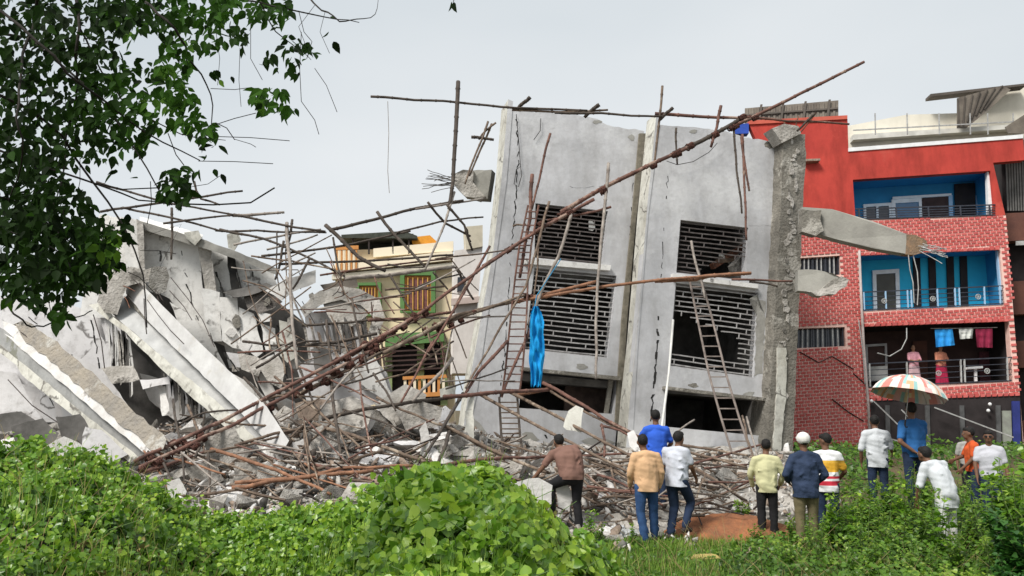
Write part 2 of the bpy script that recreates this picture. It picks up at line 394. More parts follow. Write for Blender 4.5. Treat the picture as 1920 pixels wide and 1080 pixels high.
# dark rooms behind the openings
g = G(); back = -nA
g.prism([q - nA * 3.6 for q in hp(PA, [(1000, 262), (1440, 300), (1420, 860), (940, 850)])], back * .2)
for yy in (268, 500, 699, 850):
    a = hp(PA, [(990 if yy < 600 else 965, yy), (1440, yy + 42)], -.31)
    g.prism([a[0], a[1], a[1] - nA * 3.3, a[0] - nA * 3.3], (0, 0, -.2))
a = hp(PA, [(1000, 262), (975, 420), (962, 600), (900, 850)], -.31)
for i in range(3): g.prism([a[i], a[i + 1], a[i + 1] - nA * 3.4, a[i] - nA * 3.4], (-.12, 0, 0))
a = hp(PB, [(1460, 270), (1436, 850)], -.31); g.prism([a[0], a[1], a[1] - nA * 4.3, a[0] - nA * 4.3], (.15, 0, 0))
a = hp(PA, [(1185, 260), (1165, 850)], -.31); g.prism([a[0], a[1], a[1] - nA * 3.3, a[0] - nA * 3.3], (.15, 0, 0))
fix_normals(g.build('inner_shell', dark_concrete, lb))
# things seen in the ground floor rooms: a stained partition, door jambs
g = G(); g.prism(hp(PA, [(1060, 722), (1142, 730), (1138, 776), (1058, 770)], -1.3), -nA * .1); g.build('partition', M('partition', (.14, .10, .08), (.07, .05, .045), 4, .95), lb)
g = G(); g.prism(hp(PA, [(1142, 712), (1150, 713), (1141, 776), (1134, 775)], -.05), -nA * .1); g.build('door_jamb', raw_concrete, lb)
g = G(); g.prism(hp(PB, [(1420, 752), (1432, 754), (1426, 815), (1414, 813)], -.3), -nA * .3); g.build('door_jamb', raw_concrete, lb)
# cracks: ragged dark slits
def crack(pl, pts, w0, w1, seed, off=.004, gap=.35):
    rr = random.Random(seed); g = G(); q = jag(pts, 2.0, 7, seed)
    for a, b in zip(q[:-1], q[1:]):
        if rr.random() < gap: continue
        w = rr.uniform(w0, w1)
        g.prism(hp(pl, [(a[0] - w * .5, a[1]), (a[0] + w * .5, a[1]), (b[0] + w * rr.uniform(.2, .6), b[1]), (b[0] - w * rr.uniform(.2, .6), b[1])], off), -nA * .003)
    if g.v: g.build('crack', crack_dark, lb)['kind'] = 'stuff'
crack(PA, [(968, 215), (972, 300), (963, 420), (955, 520), (948, 640), (938, 745)], .8, 3.2, 1)
crack(PB, [(1252, 330), (1244, 440), (1239, 520)], .5, 1.6, 2, gap=.5)
crack(PB, [(1236, 585), (1231, 660), (1226, 720), (1220, 790)], 2.0, 5.0, 3, gap=.3)
crack(PA, [(1190, 300), (1185, 380), (1178, 470)], .6, 1.6, 4, gap=.5)
crack(PA, [(1130, 348), (1090, 352), (1060, 349)], .6, 1.6, 6, gap=.4)
crack(PB, [(1452, 425), (1425, 424), (1404, 423)], .6, 1.2, 7, gap=.2)
crack(PA, [(1180, 545), (1165, 640), (1160, 700)], .6, 1.4, 5)
crack(PA, [(1022, 815), (1035, 838), (1030, 850)], 3, 6, 9, gap=.1)
# patches of bare concrete at the foot of the wall
for k, (pl, q) in enumerate([(PA, [(872, 770), (905, 800), (935, 850), (870, 850)]), (PB, [(1405, 560), (1436, 565), (1430, 700), (1414, 706), (1420, 552)]), ]):
    g = G(); g.prism(hp(pl, jag(q + [q[0]], 2, 8, k)[:-1], .006), -nA * .005); g.build('bare_patch', M('bare_patch', (.38, .37, .34), (.27, .26, .235), 3, .95, .5, 16), lb)
rr = random.Random(91)
for k, (pl, x, y, s) in enumerate([(PA, 1185, 258, 6), (PA, 1120, 228, 5), (PA, 1090, 687, 6), (PA, 990, 822, 12), (PA, 1120, 830, 14), (PB, 1300, 246, 5), (PB, 1440, 272, 7), (PB, 1452, 520, 7), (PB, 1300, 722, 5), (PB, 1405, 738, 6), (PB, 1215, 830, 9), (PB, 1330, 845, 10)]):
    n_ = 11; e = rr.uniform(1.2, 2.8); q = [(x + s * e * rr.uniform(.45, 1.1) * math.cos(i / n_ * 6.283), y + s * rr.uniform(.45, 1.1) * math.sin(i / n_ * 6.283)) for i in range(n_)]
    g = G(); g.prism(hp(pl, q, .007), -nA * .006); g.build('spalled_patch', rr.choice((MC['bare_patch'], raw_concrete, MC['bare_patch'], beam_concrete)), lb)
# window grilles: every bar a piece of its own, with its short links
def bil(q, u, v):
    (x0, y0), (x1, y1), (x2, y2), (x3, y3) = q
    return (lerp(lerp(x0, x1, u), lerp(x3, x2, u), v), lerp(lerp(y0, y1, u), lerp(y3, y2, u), v))
def grille(pl, q, n, m, off, seed, broken=None, w=.035, links=(.12, .35, .62, .85)):
    fr = G()
    for a, b in zip(q, q[1:] + q[:1]): fr.bar(pl.hit(*a, off), pl.hit(*b, off), w, w)
    fo = fr.build('window_grille', m, lb); rr = random.Random(seed)
    for i in range(n):
        v = (i + .6) / n
        u0, u1 = (0, 1)
        if broken: u0, u1 = broken(v)
        if u1 - u0 < .02: continue
        g = G(); pts = [pl.hit(*bil(q, lerp(u0, u1, k / 8), v + (.0025 * math.sin(k * .8 + i * .3))), off) for k in range(9)]
        for a, b in zip(pts[:-1], pts[1:]): g.bar(a, b, w * .75, w)
        for j, u in enumerate(links):
            if (i + j) % 2 and u0 < u < u1 and v + 1.0 / n < 1.02:
                uu = u + (.02 if i % 4 < 2 else -.02) + rr.uniform(-.004, .004)
                g.bar(pl.hit(*bil(q, uu, v), off), pl.hit(*bil(q, uu, min(1, v + 1.0 / n)), off), w * .8, w)
        g.build('bar', m, fo)
    return fo
gr_dark = M('grille_dark', (.14, .125, .12), (.07, .055, .05), 6, .7, .2, 30)
gr_pale = M('grille_pale', (.42, .41, .40), (.22, .205, .20), 6, .65, .2, 30)
grille(PA, WA1, 13, gr_dark, -.10, 1)
grille(PA, WA2, 17, gr_pale, -.10, 2, links=(.1, .3, .52, .74, .93))
grille(PB, WB1, 12, gr_dark, -.10, 3, broken=lambda v: (0, 1) if v < .55 else (0, max(.35, 1.5 - v * 1.3)))
grille(PB, WB2, 17, gr_pale, -.10, 4, links=(.08, .3, .55, .78, .9), broken=lambda v: (0, 1) if v < .33 else ((0.02 + (v - .33) * 3.2, 1) if v < .62 else ((.8, 1) if v < .8 else (0, 1))))
o = G(); o.prism(hp(PA, [(1104, 414), (1109, 412), (1115, 420), (1116, 428), (1111, 433), (1104, 431)], -.16), -nA * .02)
o.build('paper_scrap', M('paper_white', (.78, .78, .76), (.7, .7, .68)), lb)
# slanting floor slab, boards and clutter in the upper room of the second bay
for k, (a, b, ww, m) in enumerate([((1335, 500), (1395, 462), .16, rust), ((1345, 490), (1398, 485), .12, pole_brown), ((1372, 505), (1402, 470), .2, rubble_concrete), ((1350, 478), (1380, 500), .08, rubble_white)]):
    g = G(); g.bar(PB.hit(*a, -.5), PB.hit(*b, -.9), ww, ww); g.build('fallen_board', m, lb)
# beam stubs that stick out of the frame
def block(name, pts, d, m, parent=None, jg=0, seed=0):
    """pts: (px, py, Y) corners of the visible face, swept by d"""
    if jg: 
        q = []; rr = random.Random(seed)
        for (x0, y0, Y0), (x1, y1, Y1) in zip(pts, pts[1:] + pts[:1]):
            n = max(1, int(math.hypot(x1 - x0, y1 - y0) / 12))
            for i in range(n):
                t = i / n; e = jg if i else 0
                q.append((lerp(x0, x1, t) + rr.uniform(-e, e), lerp(y0, y1, t) + rr.uniform(-e, e), lerp(Y0, Y1, t)))
        pts = q
    g = G(); g.prism([P(*q) for q in pts], d); return g.build(name, m, parent)
block('beam_stub', [(1503, 388, 23.2), (1560, 392, 22.8), (1640, 416, 22.2), (1703, 440, 21.7), (1708, 458, 21.7), (1700, 476, 21.7), (1640, 466, 22.2), (1570, 449, 22.8), (1503, 430, 23.2)], (.05, .45, .02), beam_concrete, lb)
block('beam_stub_end', [(1700, 439, 21.7), (1716, 440, 21.65), (1736, 450, 21.6), (1741, 462, 21.6), (1728, 474, 21.6), (1714, 478, 21.65), (1698, 477, 21.7)], (.05, .4, .02), M('rusty_concrete', (.27, .17, .10), (.16, .12, .085), 6, .95, 1, 22), lb, 2, 3)
block('beam_joint', [(1504, 392, 22.9), (1540, 394, 22.8), (1538, 412, 22.8), (1545, 432, 22.8), (1530, 442, 22.8), (1504, 434, 22.9)], (0, .3, 0), raw_concrete, lb, 2, 5)
block('beam_stub', [(1496, 506, 23.3), (1530, 506, 23.1), (1562, 513, 22.9), (1580, 522, 22.9), (1560, 540, 22.9), (1530, 550, 23), (1496, 545, 23.3)], (.05, .4, 0), beam_concrete, lb, 1.2, 2)
block('beam_stub_end', [(1556, 528, 22.85), (1578, 518, 22.8), (1592, 524, 22.8), (1586, 538, 22.8), (1566, 552, 22.8), (1530, 554, 22.9), (1520, 547, 22.9), (1540, 542, 22.9)], (0, .35, 0), rubble_concrete, lb, 2, 7)
block('beam_stub', [(884, 320, 24.9), (922, 318, 24.9), (914, 373, 24.9), (896, 372, 24.8), (880, 362, 24.8), (890, 345, 24.8)], (.1, .4, 0), beam_concrete, lb, 1, 2)
block('beam_stub_end', [(852, 326, 24.6), (868, 318, 24.6), (888, 320, 24.7), (886, 340, 24.7), (898, 356, 24.7), (910, 368, 24.7), (898, 374, 24.7), (872, 368, 24.6), (856, 352, 24.6), (846, 340, 24.6)], (.05, .35, 0), rubble_concrete, lb, 2.5, 8)
rr = random.Random(12)
def spray(c, Y, n, dirs, ln, m=rust_dark, r=.010, sag=0):
    for k in range(n):
        a = rr.uniform(*dirs); l = rr.uniform(.5, 1) * ln; x0 = c[0] + rr.uniform(-6, 6); y0 = c[1] + rr.uniform(-10, 10)
        pts = []
        for i in range(6):
            t = i / 5; pts.append(P(x0 + math.cos(a) * l * t + rr.uniform(-1, 1), y0 + math.sin(a) * l * t + sag * t * t + rr.uniform(-1, 1), Y - .4 * t))
        g = G(); g.tube(pts, r, 4); g.build('reinforcing_bar', m, lb)
spray((852, 338), 24.5, 15, (R(165), R(200)), 62, M('wire_grey', (.16, .15, .14), (.08, .075, .07)))
spray((1728, 466), 21.6, 12, (R(-5), R(35)), 62, steel_pale)
for q in ([(1703, 476), (1706, 505), (1712, 530), (1714, 568)], [(1712, 478), (1720, 510), (1722, 540), (1720, 572)]):
    g = G(); g.tube([P(x, y, 21.7) for x, y in q], .014, 5); g.build('hanging_wire', steel_pale, lb)
# loops of cable against the parapet
for q in ([(968, 214), (973, 270), (976, 312), (968, 318), (964, 345), (972, 350), (978, 330), (975, 300)], [(1014, 222), (1013, 245), (1001, 262)], [(1250, 302), (1270, 309), (1300, 303), (1330, 285), (1345, 268)]):
    g = G(); g.tube([PA.hit(x, y, 1.1 if x > 1200 else .06) for x, y in q], .010, 4); g.build('loose_cable', crack_dark, lb)
# ---------------------------------------------------------------- red brick house with balconies
PR = par_plane([(1600, 338), (1857, 320), (1897, 715), (1625, 735)], 29)
nR = PR.n
rb = thing('red_house', P(1700, 860, 28.6), 'red house with brick cladding and three tiers of balconies behind the onlookers', 'house')
red_paint = M('red_paint', (.52, .06, .042), (.42, .045, .034), .7, .8, .2, 12, streak=.7, c3=(.47, .07, .05))
mortar = M('mortar', (.80, .54, .47), (.70, .44, .38), 5, .95, .3, 30)
brick_m = [M('brick_a', (.54, .10, .09), (.43, .08, .07), 4, .8, .2, 30), M('brick_b', (.61, .15, .135), (.51, .11, .10), 4, .8, .2, 30), M('brick_c', (.50, .10, .095), (.40, .08, .075), 4, .8, .2, 30)]
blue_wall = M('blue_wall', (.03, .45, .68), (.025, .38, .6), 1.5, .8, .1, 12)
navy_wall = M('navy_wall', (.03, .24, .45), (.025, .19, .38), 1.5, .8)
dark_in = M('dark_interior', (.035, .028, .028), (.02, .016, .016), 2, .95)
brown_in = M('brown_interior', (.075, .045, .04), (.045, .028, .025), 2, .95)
white_pt = M('white_paint', (.78, .78, .78), (.66, .66, .66), 4, .6)
pale_blue = M('pale_blue', (.35, .52, .70), (.28, .44, .62), 3, .7)
glass_d = M('dark_glass', (.03, .035, .045), (.015, .018, .025), 3, .15, spec=.6)
glass_b = M('blue_glass', (.06, .16, .28), (.03, .10, .20), 3, .15, spec=.6)
iron = M('iron', (.05, .055, .07), (.03, .03, .04), 6, .6)
BAL1 = [(1599, 337), (1857, 320), (1866, 403), (1603, 412)]
BAL2 = [(1610, 477), (1874, 466), (1884, 571), (1616, 583)]
BAL3 = [(1619, 610), (1891, 600), (1899, 715), (1626, 727)]
BAL4 = [(1631, 749), (1912, 739), (1922, 905), (1640, 905)]
WR1 = [(1496, 484), (1575, 479), (1576, 515), (1496, 520)]
WR2 = [(1491, 616), (1584, 613), (1586, 649), (1490, 653)]
g = G(); wall_holes(g, hp(PR, [(1404, 232), (1589, 222), (1591, 282), (1918, 257), (1921, 300), (1862, 305), (1885, 403), (1603, 412), (1512, 400), (1480, 400)]), [hp(PR, [(1599, 337), (1857, 320), (1860, 350), (1865, 402.5), (1604, 411)])], -nR * .25)
fix_normals(g.build('painted_wall', red_paint, rb))
g = G(); wall_holes(g, hp(PR, [(1481, 401), (1511, 401), (1602, 413), (1886, 404), (1925, 905), (1640, 905), (1470, 905)]), [hp(PR, q) for q in (BAL2, BAL3, WR1, WR2)] , -nR * .25)
fix_normals(g.build('brick_wall', mortar, rb)); wallb = bpy.data.objects['brick_wall']
# ground floor opening: flat dark sheet on the wall, in place of shade inside
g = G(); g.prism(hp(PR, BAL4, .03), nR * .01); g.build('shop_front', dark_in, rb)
g = G(); g.prism(hp(PR, [(1404, 226), (1589, 216), (1589, 223), (1404, 233)], .06), -nR * .4); g.build('parapet_cap', M('red_trim', (.55, .12, .08), (.45, .09, .06), 3), rb)
g = G(); g.prism(hp(PR, [(1591, 277), (1918, 252), (1918, 259), (1591, 284)], .04), -nR * .4); g.build('parapet_cap', white_pt, rb)
g = G(); g.prism(hp(PR, [(1510, 298), (1538, 297), (1538, 301), (1510, 302)], .25), -nR * .25); g.build('ledge', rubble_brown, rb)
g = G(); g.prism(hp(PR, [(1381, 233), (1404, 231), (1404, 250), (1376, 251)], .05), -nR * .3); g.build('blue_tank_cover', M('blue_sheet', (.03, .08, .42), (.02, .06, .3), 3, .6), rb)
# bricks laid in courses along the wall's own axes
def inpoly(x, y, q):
    c = False
    for i in range(len(q)):
        (x0, y0), (x1, y1) = q[i - 1], q[i]
        if (y0 > y) != (y1 > y) and x < (x1 - x0) * (y - y0) / (y1 - y0) + x0: c = not c
    return c
def uv(pt, pl):
    A = np.array([[pl.U.x, pl.V.x], [pl.U.z, pl.V.z]]); d = pt - pl.p
    return np.linalg.solve(A, [d.x, d.z])
def toPx(q):
    d = q - CAM; f = Vector((0, math.cos(PITCH), math.sin(PITCH))); u = Vector((0, -math.sin(PITCH), math.cos(PITCH)))
    return 960 + FPX * d.x / d.dot(f), 540 - FPX * d.dot(u) / d.dot(f)
area = [(1482, 402), (1511, 402), (1602, 414), (1885, 405), (1911, 737), (1631, 748), (1640, 850), (1478, 850)]
BW, BH = .205, .108
cells = []
us = [uv(PR.hit(*q), PR) for q in area]
u0, u1 = min(a[0] for a in us), max(a[0] for a in us); v0, v1 = min(a[1] for a in us), max(a[1] for a in us)
for j in range(int((v1 - v0) / BH) + 1):
    for i in range(int((u1 - u0) / BW) + 2):
        u = u0 + (i + (.5 if j % 2 else 0)) * BW; v = v0 + j * BH
        q = PR.p + PR.U * u + PR.V * v; x, y = toPx(q)
        if not inpoly(x, y, area): continue
        def hit_hole(m=3.0):
            for hq in (BAL2, BAL3, WR1, WR2):
                for dx, dy in ((-m, 0), (m, 0), (0, -m), (0, m), (-m, -m), (m, m), (0, 0)):
                    if inpoly(x + dx, y + dy, hq): return True
            return False
        if hit_hole(): continue
        if x < 1437: continue
        cells.append((y, x, q))
rr = random.Random(3)
cells.sort(key=lambda c: (abs(c[1] - 1560) + .9 * abs(c[0] - 700)))
def brick_g(c):
    g = G(); s = rr.uniform(.86, .96); g.box(Vector((0, 0, 0)), PR.U * BW * .43 * s, nR * .017, PR.V * BH * .38 * s); return g
protos = []
for k in range(3):
    g = brick_g(None); me = bpy.data.meshes.new('brick'); me.from_pydata(g.v, [], g.f); me.materials.append(brick_m[k]); protos.append(me)
for (y, x, q) in cells[:300]:
    o = bpy.data.objects.new('brick', protos[rr.choice((0, 0, 1, 1, 2))]); C.objects.link(o); o.parent = wallb; o.location = q + nR * (.012 + rr.uniform(-.003, .003)) - Vector(rb['_w'])
g = G()
for (y, x, q) in cells[300:]:
    g.box(q + nR * .012, PR.U * BW * .4, nR * .017, PR.V * BH * .36, rr.choice((0, 0, 1, 1, 2)))
o = g.build('brick_field', None, rb, mats=brick_m); o['kind'] = 'stuff'
# barred windows of the stair wing
for q in (WR1, WR2):
    g = G(); g.prism(hp(PR, q, -.2), -nR * .05); fo = g.build('window', glass_d, rb)
    n = 10
    for i in range(n):
        u = (i + .5) / n; g = G(); g.bar(PR.hit(*bil(q, u, 0), -.08), PR.hit(*bil(q, u, 1), -.08), .035, .03); g.build('bar', steel_pale if i % 3 else iron, fo)
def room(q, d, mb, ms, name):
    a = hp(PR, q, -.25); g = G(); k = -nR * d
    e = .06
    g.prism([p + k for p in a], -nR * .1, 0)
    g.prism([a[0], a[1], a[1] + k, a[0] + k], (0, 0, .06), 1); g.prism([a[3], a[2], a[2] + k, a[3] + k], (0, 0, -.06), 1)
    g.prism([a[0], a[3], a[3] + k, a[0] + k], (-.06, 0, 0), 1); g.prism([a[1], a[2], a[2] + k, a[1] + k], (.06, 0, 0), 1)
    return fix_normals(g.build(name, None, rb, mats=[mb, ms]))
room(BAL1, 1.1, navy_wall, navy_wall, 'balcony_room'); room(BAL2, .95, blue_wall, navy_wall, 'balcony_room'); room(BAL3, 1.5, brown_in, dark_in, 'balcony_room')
def flat(q, off, m, name, parent=rb, t=.05, pl=PR):
    g = G(); g.prism(hp(pl, q, off), -pl.n * t); return g.build(name, m, parent)
def rect(x0, y0, x1, y1, s=-.06): return [(x0, y0), (x1, y0 + s * (x1 - x0)), (x1 + (y1 - y0) * .03, y1 + s * (x1 - x0)), (x0 + (y1 - y0) * .03, y1)]
def framed(x0, y0, x1, y1, off, fm, gm, name='window', fw=5, bars=()):
    g = G(); wall_holes(g, hp(PR, rect(x0, y0, x1, y1), off), [hp(PR, rect(x0 + fw, y0 + fw, x1 - fw, y1 - fw), off)], -nR * .08)
    o = fix_normals(g.build(name, fm, rb)); flat(rect(x0 + fw, y0 + fw, x1 - fw, y1 - fw), off - .04, gm, 'pane', o, .02)
    for b in bars: flat(rect(b - 2, y0 + fw - (b - x0) * .06, b + 2, y1 - fw - (b - x0) * .06), off + .01, fm, 'mullion', o, .05)
    return o
framed(1619, 383, 1672, 425, -1.28, white_pt, glass_d, bars=(1645,), fw=5)
framed(1672, 374, 1730, 430, -1.26, white_pt, glass_b, 'balcony_door', 7)
flat(rect(1728, 369, 1778, 430), -1.26, brown_in, 'door_leaf'); flat(rect(1674, 369, 1784, 373.5), -1.22, white_pt, 'door_head')
flat(rect(1779, 366, 1786, 430), -1.22, pale_blue, 'door_jamb'); flat(rect(1790, 345, 1828, 430), -1.26, dark_in, 'doorway')
flat(rect(1830, 340, 1846, 430), -1.3, pale_blue, 'pier', t=.3); flat(rect(1851, 322, 1858, 403, 0), -.1, white_pt, 'pilaster', t=.15)
framed(1636, 507, 1686, 600, -1.11, white_pt, M('bronze_pane', (.07, .065, .05), (.05, .045, .035), 2, .3), 'window', 7)
for x in (1712, 1741, 1775, 1800):
    flat(rect(x, 476, x + 13, 575), -1.12, dark_in, 'slot', t=.06)
flat(rect(1863, 478, 1874, 575), -1.2, dark_in, 'doorway'); flat([(1869, 467), (1874, 467), (1884, 571), (1878, 571)], -.1, pale_blue, 'pilaster', t=.12)
# laundry floor: frame of a cabinet, curtain
framed(1623, 646, 1663, 706, -1.2, M('grey_frame', (.42, .42, .42), (.3, .3, .3), 3), brown_in, 'shelf_frame', 4)
flat(rect(1624, 688, 1664, 715), -.9, M('tin_grey', (.35, .35, .34), (.25, .25, .24), 3), 'storage_chest', t=.3)
flat(rect(1836, 660, 1880, 722), -1.6, M('maroon_grille', (.12, .035, .04), (.06, .02, .03), 14), 'lattice_screen', t=.03)
flat(rect(1712, 640, 1738, 725), -1.6, M('door_brown', (.13, .06, .045), (.08, .04, .03), 3), 'door_leaf')
# railings: rails, posts, round ornaments
def railing(q, y0, y1, posts, rings, m=iron, pm=None):
    g = G(); (xa, ya), (xb, yb) = q
    for t in (0, .28, .52, .76, 1):
        a = PR.hit(xa, ya + (y1 - y0) * t, .02); b = PR.hit(xb, yb + (y1 - y0) * t, .02); g.bar(a, b, .025 if 0 < t < 1 else .04)
    o = g.build('railing', m, rb)
    for x in posts:
        yy = ya + (yb - ya) * (x - xa) / (xb - xa); g = G(); g.bar(PR.hit(x, yy, .03), PR.hit(x + 1.5, yy + (y1 - y0), .03), .045); g.build('post', pm or m, o)
    for x in rings:
        yy = ya + (yb - ya) * (x - xa) / (xb - xa) + (y1 - y0) * .55
        g = G(); c = PR.hit(x, yy, .06); pts = [c + PR.U * .085 * math.cos(k * math.pi / 6) + PR.V * .085 * math.sin(k * math.pi / 6) for k in range(13)]
        g.tube(pts, .014, 5, cap=False); 
        for k in range(3): g.bar(c + (PR.U * math.cos(k * 1.05) + PR.V * math.sin(k * 1.05)) * .08, c - (PR.U * math.cos(k * 1.05) + PR.V * math.sin(k * 1.05)) * .08, .016)
        g.build('rosette', steel_pale, o)
railing(((1616, 548), (1881, 536)), 548, 581, [1619, 1660, 1701, 1708, 1757, 1790, 1798, 1845, 1874], [1658, 1749, 1834], pm=pale_blue)
railing(((1627, 682), (1897, 670)), 682, 725, [1630, 1700, 1801, 1808, 1888], [1760, 1851], pm=steel_pale)
railing(((1604, 392), (1866, 384)), 392, 411, [1610, 1680, 1740, 1800, 1855], [], m=iron)
flat(rect(1815, 688, 1843, 692), -.2, white_pt, 'table_top', t=.3); flat(rect(1827, 692, 1832, 716), -.3, white_pt, 'table_leg', t=.05)
# soffit fringe and awning edge of bricks, drain pipe, vertical crack
for (a, b) in (((1611, 476), (1874, 465)), ((1619, 609), (1891, 599)), ((1631, 748), (1912, 738))):
    n = 26
    for i in range(n):
        u = (i + .5) / n; x = lerp(a[0], b[0], u); y = lerp(a[1], b[1], u); g = G(); g.box(PR.hit(x, y + 1, .03), PR.U * .07, nR * .05, PR.V * .05); g.build('dentil', brick_m[i % 3], rb)
g = G(); g.tube([PR.hit(1611, 470, .08), PR.hit(1616, 585, .08), PR.hit(1619, 640, .08), PR.hit(1628, 760, .08), PR.hit(1632, 850, .08)], .045, 8); g.build('drain_pipe', M('pipe_grey', (.5, .42, .4), (.35, .3, .28), 4, .6), rb, smooth_=True)
g = G()
for (a, b) in (((1500, 660), (1535, 680)), ((1535, 680), (1560, 668)), ((1560, 668), (1600, 692)), ((1600, 700), (1622, 720)), ((1560, 748), (1590, 772)), ((1590, 772), (1620, 790))):
    g.bar(PR.hit(*a, .035), PR.hit(*b, .035), .02, .05, up=nR)
g.build('crack', crack_dark, rb)
for q in ([(1700, 615), (1700, 635), (1690, 655), (1668, 668), (1645, 662)], [(1610, 600), (1618, 660), (1622, 720)]):
    g = G(); g.tube([PR.hit(x, y, .1) for x, y in q], .02, 5); g.build('hanging_cable', steel_pale, rb)
# shop front depth: shutters, light fittings, stays
for x in (1660, 1735, 1800, 1868): flat(rect(x, 760, x + 8, 900, 0), .1, M('shop_post', (.10, .10, .10), (.05, .05, .05), 3), 'shop_post', t=.06)
flat(rect(1880, 770, 1896, 900, 0), .12, M('shop_post_pale', (.28, .30, .25), (.2, .2, .18), 3), 'shop_post', t=.06)
flat(rect(1898, 752, 1912, 850, 0), .1, M('blue_board', (.03, .04, .2), (.02, .03, .14), 3), 'blue_board', t=.06)
for a, b in (((1638, 752), (1700, 812)), ((1690, 768), (1740, 818)), ((1752, 764), (1900, 820)), ((1660, 820), (1712, 835))):
    g = G(); g.bar(PR.hit(*a, .4), PR.hit(*b, .6), .04); g.build('stay_bar', steel_pale, rb)
for x, y in ((1634, 752), (1856, 758), (1853, 770)):
    g = G(); g.ell(PR.hit(x, y, .2), (.06, .06, .06), n=8, m=6); g.build('lamp_bulb', white_pt, rb, smooth_=True)
# laundry (each cloth hangs by itself)
def cloth(name, q, off, m, label, cat, pl=PR, sag=.06, seed=1, amp=.06):
    g = G(); nu, nv = 12, 12; front = []
    for j in range(nv + 1):
        for i in range(nu + 1):
            x, y = bil(q, i / nu, j / nv); v = j / nv
            front.append(pl.hit(x, y, off + amp * math.sin(i * 1.3 + seed + 1.2 * v) * (.25 + v) + .03 * pn(i * .5, j * .4, seed)))
    n = len(front); vs = front + [p - pl.n * .012 for p in front]; fs = []
    for j in range(nv):
        for i in range(nu):
            a = j * (nu + 1) + i; fs += [[a, a + nu + 1, a + nu + 2, a + 1], [n + a, n + a + 1, n + a + nu + 2, n + a + nu + 1]]
    g.add(vs, fs); o = g.build(name, m, smooth_=True); tag(o, label, cat); return o
cloth('towel', [(1753, 618), (1786, 617), (1790, 647), (1755, 651)], -.1, M('towel_blue', (.03, .30, .70), (.02, .24, .6), 5), 'bright blue towel drying on the lowest balcony above the woman in red', 'towel')
cloth('hanging_shirt', [(1798, 617), (1825, 616), (1823, 634), (1800, 636)], -.1, M('cloth_white', (.6, .62, .58), (.5, .5, .48), 5), 'small white garment drying between the blue and maroon cloths', 'laundry')
cloth('hanging_cloth', [(1829, 617), (1861, 616), (1861, 652), (1832, 651)], -.1, M('cloth_maroon', (.25, .015, .05), (.18, .012, .04), 5), 'dark maroon cloth drying on the lowest balcony', 'laundry')
g = G(); g.tube([PR.hit(1745, 616, -.1), PR.hit(1800, 615.5, -.1), PR.hit(1870, 614, -.1)], .012, 4); tag(g.build('washing_line', steel_pale), 'thin washing line stretched across the lowest balcony', 'washing line')

# ---------------------------------------------------------------- pale building with tin roofs above the red one
PW = Pl(P(1750, 230, 36), (-.1, -1, 0))
wh = thing('cream_house', P(1750, 860, 36), 'cream rendered house with tin awnings rising over the roof of the red house', 'house')
cream_w = M('cream_wall', (.78, .73, .62), (.68, .64, .54), .8, .85, .1, 10, streak=.25)
tin = M('tin_sheet', (.22, .19, .155), (.12, .10, .085), 1.5, .8, .4, 14, streak=.4)
tin_d = M('tin_dark', (.12, .10, .085), (.07, .06, .05), 1.5, .8, .4, 14)
flat([(1590, 300), (1590, 236), (1700, 215), (1800, 212), (1890, 168), (1990, 140), (1990, 420), (1590, 420)], 0, cream_w, 'wall', wh, 4, PW)
flat([(1795, 184), (1880, 160), (1895, 168), (1855, 205), (1812, 240), (1795, 240)], .9, tin, 'awning', wh, .06, PW)
for i in range(7): flat([(1795 + i * 14, 184 - i * 4), (1797 + i * 14, 184 - i * 4), (1799 + i * 8, 240 - i * 6), (1797 + i * 8, 240 - i * 6)], .96, tin_d, 'awning_rib', wh, .05, PW)
flat([(1745, 176), (1925, 156), (1925, 160), (1745, 181)], .7, tin_d, 'roof_edge', wh, .6, PW)
flat([(1600, 252), (1920, 232), (1920, 240), (1600, 262)], .5, M('pale_ledge', (.7, .68, .62), (.55, .53, .48), 2), 'ledge', wh, .5, PW)
for x in (1640, 1700, 1760, 1818, 1851, 1899): flat([(x, 212), (x + 2, 212), (x + 3, 252), (x + 1, 252)], 1.0, steel_pale, 'post', wh, .05, PW)
flat([(1600, 243), (1920, 226), (1920, 228), (1600, 245)], 1.0, steel_pale, 'rail', wh, .04, PW)
flat([(1885, 238), (1925, 212), (1925, 250), (1890, 250)], 1.2, tin, 'awning', wh, .06, PW)
tr = thing('tin_roof', P(1490, 225, 33), 'long weathered corrugated roof behind the top of the corner column', 'roof')
PT = Pl(P(1490, 210, 33), (0, -1, .35))
flat([(1397, 203), (1572, 188), (1572, 226), (1397, 232)], 0, tin, 'roof_sheet', tr, .05, PT)
for i in range(17): 
    x = 1399 + i * 10.2; y = 203 - i * .78; flat([(x, y), (x + 4, y - .3), (x + 4, y + 30), (x, y + 30)], .04, tin, 'corrugation', tr, .05, PT)
for x, b in ((1422, 232), (1463, 232), (1505, 229), (1550, 226)): flat([(x + 4, 197 - (x - 1400) * .07), (x + 8, 197 - (x - 1400) * .07), (x + 3, b), (x - 1, b)], .12, tin_d, 'roof_batten', tr, .06, PT)
flat([(1397, 214), (1572, 201), (1572, 204), (1397, 217)], .1, tin_d, 'roof_purlin', tr, .05, PT)

